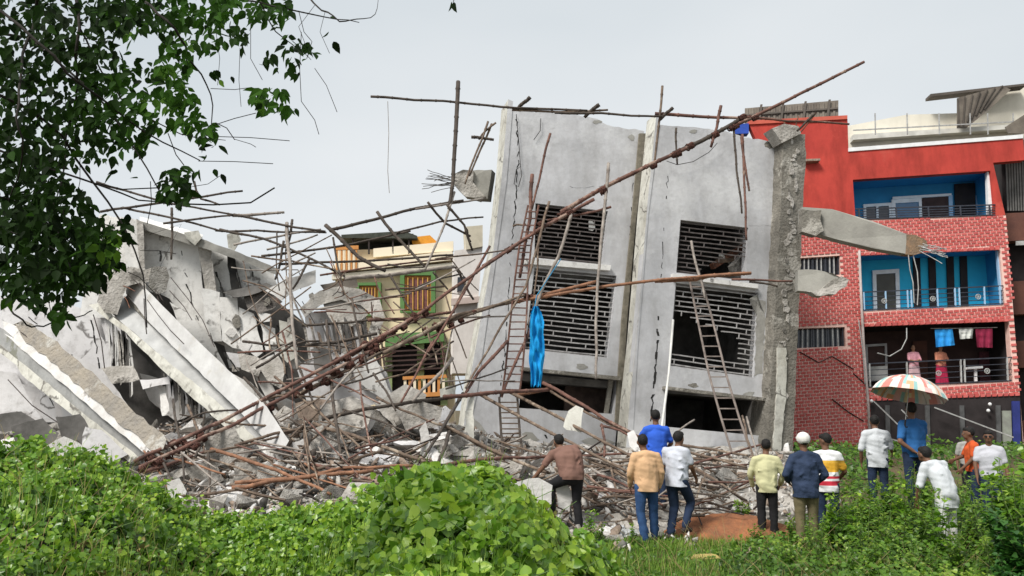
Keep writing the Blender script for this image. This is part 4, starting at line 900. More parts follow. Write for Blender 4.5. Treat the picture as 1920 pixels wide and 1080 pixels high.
# chunks that can be picked apart, laid on the heap
rr = random.Random(21); n = 0; seen = []
while n < 190:
    px = rr.uniform(300, 1400) if rr.random() < .88 else rr.uniform(0, 300)
    Y = rr.uniform(12.6, 20.5)
    x = (px - 960) / FPX * Y * 1.01
    if px > 900 and (Y > 17.5 or rr.random() < .35): continue
    z = surf_z(x, Y)
    if z - ground_z(x, Y) * .6 < .04 and px < 1100: continue
    qx, qy = toPx(Vector((x, Y, z)))
    if 1170 < qx < 1440 and qy > 925: continue
    s = rr.uniform(.13, .50) * (1.15 if Y > 16 else .75)
    me = rr.choice(chunk_src); o = bpy.data.objects.new('concrete_chunk', me); C.objects.link(o)
    o.location = (x, Y, z + s * .25); o.rotation_euler = (rr.uniform(-.7, .7), rr.uniform(-.7, .7), rr.uniform(0, 6.28)); o.scale = (s, s * rr.uniform(.6, 1), s * rr.uniform(.6, 1))
    sh = {'rubble_white': 'whitish', 'rubble_brown': 'brownish', 'lilac_plaster': 'lilac', 'rubble_concrete': 'grey'}[me.materials[0].name]
    si = 'large' if s > .3 else 'middling' if s > .2 else 'small'
    fl_ = 'flat' if me.name[-1] in '147' else 'blocky'
    lab = uniq([f'{si} {sh} concrete chunk by {near(qx, qy)}', f'{si} {fl_} {sh} chunk by {near(qx, qy)}', f'{fl_} {sh} chunk by {near(qx, qy)}', f'{si} {sh} lump near {near(qx, qy, 1)}'] + [f'{a_} chunk, {near(qx, qy, j_)} to {near(qx, qy, k_)}' for j_, k_ in ((0, 1), (0, 2), (1, 2), (0, 3), (1, 3), (2, 3)) for a_ in (f'{si} {sh}', f'{fl_} {sh}')]) or f'{sh} lump of broken concrete in the rubble'
    tag(o, lab, 'rubble chunk', 'chunks of broken concrete in the rubble'); n += 1
def rotmats(n, full=True):
    a = np.random.normal(size=(n, 4)); a /= np.linalg.norm(a, axis=1)[:, None]; w, x, y, z = a.T
    return np.stack([1 - 2 * (y * y + z * z), 2 * (x * y - z * w), 2 * (x * z + y * w), 2 * (x * y + z * w), 1 - 2 * (x * x + z * z), 2 * (y * z - x * w), 2 * (x * z - y * w), 2 * (y * z + x * w), 1 - 2 * (x * x + y * y)], 1).reshape(n, 3, 3)
def scatter(name, tv, tf, pos, rot, sc, mat, tint=None, parent=None, org=(0, 0, 0), smooth_=False, mat_ix=None, mats=None):
    """one mesh holding n copies of the template (tv, tf triangles)"""
    n = len(pos); tv = np.array(tv, float); tf = np.array(tf); k = len(tv)
    sc = np.asarray(sc, float); sc = sc[:, None] if sc.ndim == 1 else sc
    V = np.einsum('nij,nkj->nki', rot, tv[None] * sc[:, None, :]) + np.asarray(pos)[:, None, :]
    V = V.reshape(-1, 3) - np.array(org); F = (tf[None] + (np.arange(n) * k)[:, None, None]).reshape(-1, 3)
    me = bpy.data.meshes.new(name); me.vertices.add(len(V)); me.vertices.foreach_set('co', V.ravel())
    me.loops.add(F.size); me.loops.foreach_set('vertex_index', F.ravel().astype(np.int32)); me.polygons.add(len(F))
    me.polygons.foreach_set('loop_start', (np.arange(len(F)) * 3).astype(np.int32))
    if smooth_: me.polygons.foreach_set('use_smooth', np.ones(len(F), bool))
    if tint is not None:
        at = me.attributes.new('tint', 'FLOAT', 'POINT'); at.data.foreach_set('value', np.repeat(np.asarray(tint, float), k))
    for m_ in (mats or [mat]): me.materials.append(m_)
    if mats: me.polygons.foreach_set('material_index', np.repeat(mat_ix, len(tf)).astype(np.int32))
    me.update(calc_edges=True); me.validate()
    if parent is not None: return link(name, me, parent)
    return link(name, me, None, Vector(org))
pos = []; sz = []
rr = random.Random(31)
while len(pos) < 8000:
    px = rr.uniform(-60, 1560); Y = rr.uniform(12.0, 21.5); x = (px - 960) / FPX * Y
    h = heap_z(x, Y)
    if px > 900 and rr.random() < .45: continue
    if h < .05 or (((x - 3.55) / 1.6) ** 2 + ((Y - 14.6) / 1.0) ** 2 < 1 and rr.random() < .95): continue
    pos.append((x, Y, surf_z(x, Y) + rr.uniform(-.03, .1))); s = rr.uniform(.02, .075) * (1 + 1.2 * (rr.random() < .12)); sz.append((s * rr.uniform(.8, 2.4), s, s * rr.uniform(.4, 1)))
me = chunk_src[0]; tv = [list(v.co) for v in me.vertices]; tf = []
for p in me.polygons:
    ix = list(p.vertices)
    for i in range(1, len(ix) - 1): tf.append([ix[0], ix[i], ix[i + 1]])
o = scatter('rubble', tv, tf, pos, rotmats(len(pos)), sz, None, mats=[rubble_concrete, rubble_white, rubble_brown, dark_concrete], mat_ix=np.random.choice(4, len(pos), p=[.30, .22, .34, .14])); o['kind'] = 'stuff'
# sticks, laths and bent bars strewn through the rubble: far too many to count
g = G(); rr = random.Random(41)
for k in range(520):
    px = rr.uniform(300, 1400); Y = rr.uniform(12.8, 19.5); x = (px - 960) / FPX * Y
    if heap_z(x, Y) < .1: continue
    z = surf_z(x, Y) + rr.uniform(0, .25); a = rr.uniform(0, 6.28); l = rr.uniform(.25, 1.1); d = Vector((math.cos(a), math.sin(a) * .6, rr.uniform(-.4, .5))) * l
    p0 = Vector((x, Y, z)); g.tube([p0, p0 + d * .5 + Vector((0, 0, rr.uniform(-.05, .08))), p0 + d], rr.uniform(.008, .022), 4, rr.choice((0, 0, 1, 2)))
o = g.build('splintered_debris', None, org=(0, 0, 0), mats=[pole_brown, rust_dark, pole_grey]); o['kind'] = 'stuff'

# ---------------------------------------------------------------- scaffold poles, each its own thing
PM = {'r': ('reddish', pole_red), 'b': ('brown', pole_brown), 'd': ('dark', pole_dark), 'g': ('greyish', pole_grey), 'o': ('orange', pole_orange)}
def depth_at(px, py):
    a = interp(py, [360, 420, 600, 750, 860, 930], [20.8, 20.4, 19.3, 17.2, 14.8, 13.3])
    b = interp(py, [120, 300, 500, 740, 830, 880, 930], [22.3, 22.3, 21.8, 20.6, 18.6, 16.2, 14.8])
    return lerp(a, b, smooth(760, 960, px)) if py > 330 else 22.4
poles = [
 # long slanting members
 ('r', 6.5, [(252, 866), (430, 782), (600, 694), (762, 604)]), ('r', 6.5, [(262, 876), (440, 795), (560, 728), (700, 655)]), ('r', 6, [(640, 676), (760, 606), (900, 505), (1012, 430)]), ('r', 7, [(905, 500), (1000, 437), (1112, 374)]), ('r', 8, [(1052, 398), (1130, 352), (1230, 304), (1300, 272)]), ('d', 8, [(1262, 288), (1320, 262), (1392, 222)]), ('r', 6, [(1385, 232), (1480, 186), (1620, 116)]),
 ('b', 5.5, [(560, 740), (700, 668), (850, 600), (990, 552)]), ('b', 7, [(720, 662), (860, 590), (962, 566)]), ('o', 7, [(960, 568), (1040, 548), (1118, 528)]), ('o', 5.5, [(985, 562), (1140, 536), (1250, 523), (1406, 512)]), ('o', 7, [(1300, 522), (1360, 515), (1408, 512)]), ('r', 4.5, [(1372, 524), (1430, 525), (1486, 527)]), ('d', 4.5, [(1405, 528), (1440, 532), (1458, 537)]), ('o', 6.5, [(1228, 527), (1300, 524), (1330, 518)]),
 # top rails and mast
 ('d', 5, [(695, 181), (860, 192), (960, 202), (1102, 207)]), ('b', 5, [(960, 206), (1050, 210), (1140, 206)]), ('d', 5, [(1040, 211), (1130, 213), (1242, 219)]), ('r', 6, [(1228, 213), (1340, 220), (1400, 222)]), ('r', 5, [(1392, 219), (1480, 226), (1592, 232)]),
 ('d', 7.5, [(859, 153), (855, 240), (850, 320), (843, 392)]), ('g', 5, [(852, 360), (838, 410), (808, 480), (796, 505)]),
 ('d', 7, [(1124, 196), (1110, 206), (1096, 220)]), ('d', 7, [(994, 182), (980, 194), (970, 206)]), ('d', 6, [(1262, 202), (1248, 213), (1236, 226)]),
 ('b', 4.5, [(915, 228), (895, 280), (872, 345)]), ('b', 4.5, [(922, 232), (903, 275), (880, 330)]), ('d', 5.5, [(884, 257), (905, 259), (926, 262)]), ('b', 4, [(930, 230), (905, 250), (898, 262)]),
 # poles before the first bay
 ('r', 5, [(1032, 250), (1010, 335), (998, 392)]), ('r', 6.5, [(998, 327), (994, 400), (975, 520)]), ('g', 5.5, [(1141, 306), (1134, 390), (1122, 500), (1118, 610), (1117, 712)]), ('g', 5.5, [(1072, 398), (1052, 470), (1022, 530), (990, 610)]), ('b', 5, [(1030, 378), (1005, 470), (985, 540), (935, 620), (873, 728)]),
 ('r', 5, [(1146, 388), (1100, 400), (1026, 413)]), ('b', 4, [(962, 424), (975, 421), (986, 420)]), ('r', 5, [(918, 462), (898, 498), (860, 566), (803, 660)]), ('r', 5.5, [(1004, 590), (985, 640), (955, 705), (941, 742)]), ('b', 4, [(1012, 415), (1008, 480), (1000, 590)]),
 ('r', 6, [(951, 640), (905, 690), (868, 742)]), ('d', 6, [(868, 738), (840, 785), (796, 856)]), ('d', 7, [(846, 800), (836, 835), (822, 866)]), ('r', 7, [(832, 744), (880, 741), (940, 735), (1030, 731)]), ('d', 5, [(905, 742), (930, 737), (958, 733)]), ('o', 6.5, [(965, 741), (1000, 735), (1036, 728)]),
 ('b', 5.5, [(901, 740), (973, 780), (1068, 830), (1195, 893)]), ('b', 5.5, [(957, 736), (1040, 778), (1120, 822), (1200, 864)]), ('r', 6, [(1018, 718), (1080, 752), (1150, 794), (1206, 826)]), ('b', 5, [(1024, 728), (1100, 775), (1180, 812)]), ('b', 6, [(838, 800), (900, 832), (957, 860), (1024, 886)]), ('r', 6, [(838, 871), (900, 862), (957, 858), (1042, 856)]),
 ('r', 5, [(1126, 798), (1160, 806), (1196, 822)]), ('r', 5, [(1128, 796), (1134, 820), (1133, 856)]), ('r', 5, [(1090, 856), (1130, 852), (1190, 852)]),
 # right hand rubble
 ('b', 5, [(1276, 834), (1340, 843), (1402, 854)]), ('b', 5, [(1266, 842), (1330, 858), (1398, 876)]), ('b', 6, [(1280, 862), (1340, 900), (1404, 944)]), ('d', 4.5, [(1290, 868), (1340, 872), (1402, 880)]), ('d', 5, [(1240, 915), (1310, 935), (1370, 955)]), ('r', 5, [(1100, 912), (1160, 920), (1220, 920)]), ('d', 5, [(1108, 948), (1180, 962), (1240, 972)]), ('r', 5, [(1120, 890), (1180, 912), (1240, 948)]), ('b', 4.5, [(1145, 870), (1152, 905), (1156, 935)]),
 ('g', 4, [(1242, 835), (1275, 805), (1302, 787)]), ('b', 4, [(1392, 780), (1400, 820), (1414, 862)]), ('g', 4, [(1400, 782), (1412, 825), (1420, 862)]),
 # short uprights over the second bay
 ('b', 5, [(1242, 161), (1236, 230), (1226, 314)]), ('r', 5.5, [(1352, 198), (1344, 240), (1333, 276)]), ('d', 4.5, [(1268, 240), (1268, 275), (1270, 308)]), ('d', 4.5, [(1376, 242), (1382, 320), (1391, 400)]), ('r', 5, [(1392, 252), (1396, 340), (1399, 450)]), ('r', 5, [(1390, 256), (1397, 310), (1405, 358)]), ('d', 5, [(1528, 212), (1512, 228), (1494, 246)]),
 ('g', 5, [(1296, 452), (1306, 500), (1322, 560)]),
 # the web of poles over the fallen wing
 ('d', 5, [(188, 397), (303, 380), (380, 368), (455, 358)]), ('d', 4.5, [(181, 341), (311, 380), (441, 403)]), ('g', 5.5, [(436, 404), (480, 402), (533, 398)]), ('d', 4.5, [(306, 419), (380, 409), (444, 402)]), ('d', 4.5, [(230, 389), (330, 410), (416, 433)]), ('d', 4.5, [(404, 432), (500, 434), (612, 436)]), ('d', 5, [(438, 402), (544, 425), (610, 434)]), ('g', 4.5, [(438, 459), (531, 440), (602, 430)]), ('g', 4, [(500, 468), (550, 455), (596, 440)]), ('d', 5, [(412, 430), (500, 448), (583, 485), (646, 518)]), ('d', 5, [(490, 480), (640, 462), (770, 433)]), ('d', 4, [(744, 436), (830, 415), (906, 407)]), ('d', 5.5, [(618, 431), (700, 412), (790, 388), (868, 376)]), ('g', 4, [(780, 392), (850, 381), (908, 372)]),
 ('d', 5, [(524, 495), (690, 489), (850, 478)]), ('r', 4, [(600, 516), (720, 498), (848, 484)]), ('g', 7, [(645, 523), (740, 514), (852, 500)]), ('b', 4.5, [(722, 543), (780, 541), (834, 537)]), ('d', 5, [(566, 610), (660, 604), (700, 599)]), ('r', 6, [(690, 600), (770, 598), (852, 585)]), ('d', 6, [(572, 648), (640, 641), (708, 624)]), ('b', 4, [(660, 668), (720, 630), (790, 596)]),
 ('d', 7, [(610, 422), (680, 488), (722, 508)]), ('d', 5.5, [(707, 397), (745, 447), (798, 501)]), ('d', 5, [(802, 379), (828, 415), (882, 443)]), ('d', 4, [(872, 426), (877, 440), (883, 454)]), ('g', 6, [(538, 418), (543, 500), (548, 600), (558, 692)]), ('d', 5, [(532, 452), (526, 490), (516, 524)]), ('d', 5, [(580, 486), (565, 515), (549, 542)]), ('d', 5, [(548, 412), (545, 440), (536, 470)]), ('d', 5, [(854, 500), (870, 530), (888, 562)]), ('d', 4, [(812, 510), (826, 527), (840, 543)]), ('d', 4.5, [(730, 514), (746, 541), (776, 588)]), ('b', 4, [(887, 515), (850, 580), (812, 650)]), ('d', 4.5, [(628, 602), (634, 640), (638, 664)]), ('d', 5, [(322, 390), (323, 440), (321, 486)]), ('d', 4.5, [(364, 340), (374, 372), (412, 384)]), ('d', 5, [(838, 384), (870, 420), (886, 470)]),
 # lower left fan
 ('b', 5, [(515, 706), (556, 740), (596, 771)]), ('b', 5, [(590, 765), (640, 808), (684, 848)]), ('d', 5.5, [(622, 720), (629, 792), (641, 858)]), ('d', 5, [(612, 600), (618, 660), (624, 730)]), ('g', 5, [(696, 658), (640, 716), (596, 773)]), ('b', 5, [(600, 768), (572, 796), (545, 820)]), ('d', 7, [(604, 786), (680, 768), (742, 759)]), ('d', 6.5, [(738, 760), (800, 750), (880, 741)]), ('b', 5.5, [(440, 836), (523, 811), (592, 800)]), ('b', 6.5, [(588, 794), (680, 824), (788, 862)]), ('b', 5, [(706, 745), (760, 772), (826, 798)]), ('b', 5.5, [(822, 794), (890, 828), (955, 862)]), ('r', 5, [(812, 640), (782, 698), (752, 754)]), ('g', 6, [(848, 672), (810, 716), (774, 752)]), ('d', 5, [(457, 708), (500, 757), (522, 796)]), ('d', 5, [(560, 686), (590, 760), (600, 776)]),
 ('o', 6, [(396, 842), (470, 864), (551, 896), (620, 924)]), ('o', 7.5, [(434, 915), (520, 902), (607, 890), (700, 882)]), ('o', 6, [(440, 905), (560, 895), (660, 876), (775, 874)]), ('b', 5.5, [(330, 931), (390, 927), (446, 918)]), ('b', 6, [(594, 880), (660, 864), (716, 846)]), ('r', 6, [(270, 884), (330, 866), (390, 846)]), ('b', 5, [(384, 848), (460, 836), (548, 810)]), ('d', 7, [(583, 818), (571, 845), (558, 872)]), ('d', 9, [(589, 846), (580, 860), (572, 876)]), ('r', 6, [(560, 866), (640, 884), (720, 910)]), ('b', 5, [(640, 896), (680, 902), (712, 906)]), ('d', 6, [(548, 904), (541, 920), (531, 938)]), ('d', 5.5, [(398, 790), (384, 820), (366, 856)]), ('b', 5, [(352, 760), (372, 810), (384, 850)]), ('d', 5, [(390, 848), (392, 880), (394, 912)]), ('b', 4.5, [(560, 846), (600, 812), (646, 770)]), ('b', 4, [(688, 846), (760, 856), (820, 870)]), ('r', 4.5, [(560, 742), (640, 700), (742, 660)]), ('d', 4.5, [(660, 560), (676, 640), (690, 700)]), ('d', 4.5, [(700, 700), (726, 736), (742, 770)]), ('b', 4.5, [(760, 700), (790, 680), (850, 640)]),
 ('d', 5, [(480, 690), (560, 640), (600, 640)]), ('b', 4.5, [(440, 760), (520, 742), (610, 745)]), ('d', 4, [(330, 800), (390, 770), (470, 768)]), ('d', 5, [(455, 640), (520, 650), (560, 640)]),
]
ends = []
rr = random.Random(8)
pobjs = []
def make_pole(cc, wpx, q, k):
    (x0, y0), (x1, y1) = q[0], q[-1]
    Y0 = depth_at(x0, y0) - .0 + rr.uniform(-.12, .12); Y1 = depth_at(x1, y1) + rr.uniform(-.12, .12)
    Lc = [0]
    for a, b in zip(q[:-1], q[1:]): Lc.append(Lc[-1] + math.hypot(b[0] - a[0], b[1] - a[1]))
    n = max(4, int(Lc[-1] / 26)); pts = []; rad = []
    for i in range(n + 1):
        s = i / n * Lc[-1]; x = interp(s, Lc, [a[0] for a in q]); y = interp(s, Lc, [a[1] for a in q])
        t = i / n; Y = 1 / lerp(1 / Y0, 1 / Y1, t); px_r = wpx * (.54 if wpx > 5.2 else .47) / FPX * Y
        p = P(x, y, Y) + Vector((pn(k, i * .5, 1), pn(k, i * .5, 2), pn(k, i * .5, 3))) * .035
        pts.append(p); rad.append(px_r * (1.08 - .22 * t + .10 * pn(i * 1.7, k, 4)))
    # nodes of the bamboo: short swellings
    P2 = []; R2 = []
    for i in range(n):
        for f in (0, .42, .5, .58):
            P2.append(pts[i].lerp(pts[i + 1], f)); R2.append(lerp(rad[i], rad[i + 1], f) * (1.28 if f == .5 else 1))
    P2.append(pts[-1]); R2.append(rad[-1])
    g = G(); g.tube(P2, R2, 7); o = g.build('scaffold_pole', PM[cc][1], smooth_=True)
    steep = abs(y1 - y0) > 1.6 * abs(x1 - x0); sl = 'upright' if steep else 'level' if abs(y1 - y0) < .2 * abs(x1 - x0) else 'slanting'
    a = (q[0] if y0 < y1 else q[-1]); b = (q[-1] if y0 < y1 else q[0])
    ln = Lc[-1]; c0 = PM[cc][0]; size = 'short' if ln < 80 else 'long' if ln > 260 else ''
    A, B = near(*a), near(*b)
    cands = []
    mid = ((a[0] + b[0]) / 2, (a[1] + b[1]) / 2)
    for (u_, v_) in ((near(*a), near(*b)), (near(*a, 1), near(*b)), (near(*a), near(*b, 1)), (near(*mid), near(*mid, 1)), (near(*mid, 1), near(*mid, 2))):
        if u_ != v_: cands.append(' '.join(f'{size} {c0} {sl} pole, {u_} to {v_}'.split()))
        else: cands.append(' '.join(f'{size} {c0} {sl} pole by {u_}'.split()))
    cands += [' '.join(f'{size} {c0} pole near {near(*mid, j)}'.split()) for j in range(4)]
    cands += [' '.join(f'{size} {c0} {sl} pole, {near(*mid, i_)} to {near(*mid, j_)}'.split()) for i_, j_ in ((0, 2), (0, 3), (1, 3), (2, 3))]
    lab = uniq(cands) or f'{c0} pole by {A}'
    tag(o, lab, 'scaffold pole', 'scaffold poles round the collapsed building')
    pobjs.append((o, pts, rad, q))
for k, (cc, wpx, q) in enumerate(poles): make_pole(cc, wpx, q, k)
rz = random.Random(404); extra = []
for k in range(46):   # the thin tangle over the middle of the wreck
    x = rz.uniform(470, 900); y = rz.uniform(470, 860); l = rz.uniform(60, 190); a = rz.choice((rz.gauss(-.45, .25), rz.gauss(-.45, .25), rz.gauss(.55, .3), rz.gauss(1.4, .2), rz.gauss(0, .15)))
    extra.append((rz.choice('bbbrrdg'), rz.uniform(2.6, 4.2), [(x - l / 2 * math.cos(a), y - l / 2 * math.sin(a)), (x + rz.uniform(-4, 4), y + rz.uniform(-4, 4)), (x + l / 2 * math.cos(a), y + l / 2 * math.sin(a))]))
for k in range(38):   # thin laths and canes in front of the yellow house
    x = rz.uniform(470, 890); y = rz.uniform(500, 740); l = rz.uniform(50, 150); a = rz.choice((rz.gauss(-.5, .2), rz.gauss(.6, .3), rz.gauss(1.3, .25), rz.gauss(-.1, .15)))
    extra.append((rz.choice('bbbrg'), rz.uniform(1.9, 3.1), [(x - l / 2 * math.cos(a), y - l / 2 * math.sin(a)), (x + rz.uniform(-5, 5), y + rz.uniform(-5, 5)), (x + l / 2 * math.cos(a), y + l / 2 * math.sin(a))]))
for k in range(46):   # fallen poles heaped behind the onlookers
    x = rz.uniform(960, 1420); y = rz.uniform(850, 965); l = rz.uniform(80, 190); a = rz.choice((rz.gauss(.35, .18), rz.gauss(.35, .18), rz.gauss(0, .12), rz.gauss(-.25, .15)))
    if x > 1260 and y > 935: continue
    extra.append((rz.choice('bbbrrdgb'), rz.uniform(3, 4.8), [(x - l / 2 * math.cos(a), y - l / 2 * math.sin(a)), (x, y + rz.uniform(-4, 4)), (x + l / 2 * math.cos(a), y + l / 2 * math.sin(a))]))
for k in range(22):   # and over the lower fan
    x = rz.uniform(300, 760); y = rz.uniform(790, 915); l = rz.uniform(70, 180); a = rz.choice((rz.gauss(-.3, .2), rz.gauss(.4, .2), rz.gauss(1.2, .2)))
    extra.append((rz.choice('bbrrdgo'), rz.uniform(3, 4.6), [(x - l / 2 * math.cos(a), y - l / 2 * math.sin(a)), (x, y + rz.uniform(-4, 4)), (x + l / 2 * math.cos(a), y + l / 2 * math.sin(a))]))
for cc, wpx, q in extra: make_pole(cc, wpx, q, len(pobjs))
# rope lashings where two poles really cross: part of the pole they are tied to
rr = random.Random(17); nl = 0
for i in range(len(pobjs)):
    for j in range(i + 1, len(pobjs)):
        best = None
        for a in pobjs[i][1]:
            for b in pobjs[j][1]:
                d = (a - b).length
                if best is None or d < best[0]: best = (d, a, b)
        if best and best[0] < .22 and nl < 110:
            o, pts, rad, q = pobjs[i]; c = (best[1] + best[2]) / 2; r = max(rad) * 1.25 + best[0] * .06
            g = G(); e = (pts[-1] - pts[0]).normalized()
            for k in range(5):
                t = (k - 2) * r * .42; tilt = Vector((rr.uniform(-.3, .3), rr.uniform(-.3, .3), rr.uniform(-.3, .3)))
                ax = (e + tilt).normalized(); x = ax.cross(Vector((0.3, .2, 1))).normalized(); y = ax.cross(x); rk = r * rr.uniform(.75, 1.05)
                g.tube([c + e * t + (x * math.cos(h * .785) + y * math.sin(h * .785)) * rk for h in range(9)], r * .26, 5, cap=False)
            g.ell(c, (r * .85, r * .85, r * .85), n=8, m=5)
            g.build('lashing', rope_m, o, smooth_=False); nl += 1
# ---------------------------------------------------------------- ladders
def ladder(label, pts, wpx, m, step=.30, dY=0, mr=None):
    """pts: centre line (px, py, Y); wpx widths"""
    W = [P(*q) for q in pts]; r = thing('ladder', W[-1], label, 'ladder')
    side = []
    for sgn in (-1, 1):
        rail = [P(q[0] + sgn * w * .5, q[1], q[2]) for q, w in zip(pts, wpx)]; g = G(); g.tube(rail, .028, 6); g.build('rail', m, r); side.append(rail)
    def at(rail, t):
        L_ = [0]
        for a, b in zip(rail[:-1], rail[1:]): L_.append(L_[-1] + (b - a).length)
        s = t * L_[-1]
        for i in range(len(rail) - 1):
            if s <= L_[i + 1] + 1e-6: return rail[i].lerp(rail[i + 1], (s - L_[i]) / (L_[i + 1] - L_[i]))
        return rail[-1]
    tot = sum((b - a).length for a, b in zip(W[:-1], W[1:])); n = int(tot / step)
    for i in range(1, n):
        t = i / n; g = G(); a, b = at(side[0], t), at(side[1], t + rr.uniform(-.002, .002)); e = (b - a) * .06; g.bar(a - e, b + e, .03, .03); g.build('rung', mr or m, r)
    return r
ladder('tall reddish ladder standing against the first bay beside the blue tarpaulin', [(1000, 385, 21.9), (985, 460, 21.7), (978, 520, 21.5), (972, 600, 21.2), (964, 690, 20.9), (957, 745, 20.8)], [20, 22, 24, 30, 32, 32], pole_red, .19)
ladder('lower dark ladder whose foot stands in the rubble beside the creeper', [(953, 745, 20.6), (957, 810, 19.6), (963, 860, 18.4), (970, 905, 17.6)], [34, 35, 36, 37], pole_dark, .19, mr=pole_brown)
ladder('long thin ladder leaning across the wrecked window of the second bay', [(1303, 520, 22.0), (1322, 600, 21.7), (1345, 700, 21.3), (1368, 780, 21.0), (1390, 848, 20.8)], [22, 28, 32, 34, 36], steel_pale if False else M('ladder_wood', (.30, .25, .22), (.16, .13, .115), 6, .8, .3, 30), .27)
# ---------------------------------------------------------------- blue tarpaulin
g = G(); nu, nv = 14, 26; fr = []
for j in range(nv + 1):
    v = j / nv
    cx = interp(v, [0, .2, .5, .8, 1], [1005, 1006, 1007, 1006, 1005]); hw = interp(v, [0, .08, .2, .45, .6, .8, 1], [5, 10, 13, 13, 15, 12, 9])
    for i in range(nu + 1):
        u = i / nu * 2 - 1; y = 574 + v * 150 + 3 * math.sin(i * 1.9) * v
        p = P(cx + u * hw + 2 * pn(i * .4, j * .25, 5), y, 20.9 + .05 * math.sin(i * 1.1 + 2.2 * math.sin(j * .21)) + .12 * pn(i * .33, j * .22, 2) + .07 * pn(i, j, 7, .6)); fr.append(p)
n = len(fr); fs = []
for j in range(nv):
    for i in range(nu): a = j * (nu + 1) + i; fs += [[a, a + nu + 1, a + nu + 2, a + 1], [n + a, n + a + 1, n + a + nu + 2, n + a + nu + 1]]
g.add(fr + [q + Vector((0, .012, 0)) for q in fr], fs)
tag(g.build('tarpaulin', M('tarp_blue', (.015, .32, .68), (.01, .24, .55), 4, .8, .4, 14, spec=.15), smooth_=True), 'bright blue tarpaulin hanging limp from the scaffold beside the tall ladder', 'tarpaulin')
g = G(); g.tube([P(1003, 574, 20.9), P(1006, 555, 21.0), P(1052, 485, 21.4)], .012, 4); tag(g.build('cord', M('cord_blue', (.05, .3, .5), (.04, .22, .4), 6)), 'thin blue cord running up from the tarpaulin over the sill', 'cord')
# vertical string under the top rail, far end
g = G(); g.tube([P(727, 190, 22.4), P(729, 250, 22.4), P(727, 320, 22.4), P(730, 362, 22.4)], .008, 4); tag(g.build('string', pole_grey), 'thin string dangling in the sky from the far end of the top rail', 'string')
g = G(); g.tube([P(1262, 600, 22.4), P(1254, 700, 21.6), P(1241, 800, 20.6), P(1236, 850, 19)], .032, 8); tag(g.build('white_pipe', M('pvc', (.66, .65, .61), (.54, .53, .5), 3, .5), smooth_=True), 'white plastic pipe standing along the centre column beside the man in blue', 'pipe')
# ---------------------------------------------------------------- people
SKIN = M('skin', (.17, .085, .05), (.14, .07, .042), 6, .6, .1, 40); SKIN2 = M('skin_light', (.36, .20, .13), (.30, .165, .105), 6, .6, .1, 40)
HAIR = M('hair', (.012, .010, .009), (.007, .006, .005), 30, .7, .6, 60)
JEANS = M('jeans', (.035, .085, .20), (.02, .05, .13), 7, .9, .4, 60); JEANS_D = M('jeans_dark', (.02, .035, .075), (.014, .024, .05), 7, .9, .4, 60)
BLACK = M('black_cloth', (.016, .015, .017), (.01, .01, .011), 7, .9, .3, 40); KHAKI = M('khaki', (.17, .14, .075), (.12, .10, .055), 7, .9, .3, 40)
SHOE = M('shoe', (.04, .03, .025), (.03, .02, .02), 7, .7)
def shirt_m(name, c): return M(name, c, tuple(k * .9 for k in c), 3, .9, .5, 9, dist=.02)
REM = []
def remesh_later(g, name, mat, parent, vox, sm=3, wr=0.0):
    me = bpy.data.meshes.new(name); me.from_pydata(g.v, [], g.f); me.update()
    o = bpy.data.objects.new(name, me); C.objects.link(o)
    m = o.modifiers.new('r', 'REMESH'); m.mode = 'VOXEL'; m.voxel_size = vox; m.use_smooth_shade = True
    s = o.modifiers.new('s', 'SMOOTH'); s.iterations = sm; s.factor = .5
    o.parent = parent; REM.append((o, mat, wr)); return o
J0 = dict(pelvis=(0, 0, .93), chest=(0, .01, 1.24), neck=(0, 0, 1.43), head=(0, .025, 1.585),
          sL=(-.172, 0, 1.35), sR=(.172, 0, 1.35), eL=(-.25, -.02, 1.09), eR=(.25, -.02, 1.09), wL=(-.26, .04, .86), wR=(.26, .04, .86),
          hL=(-.09, 0, .90), hR=(.09, 0, .90), kL=(-.10, .02, .50), kR=(.10, .02, .50), aL=(-.10, -.01, .09), aR=(.10, -.01, .09))
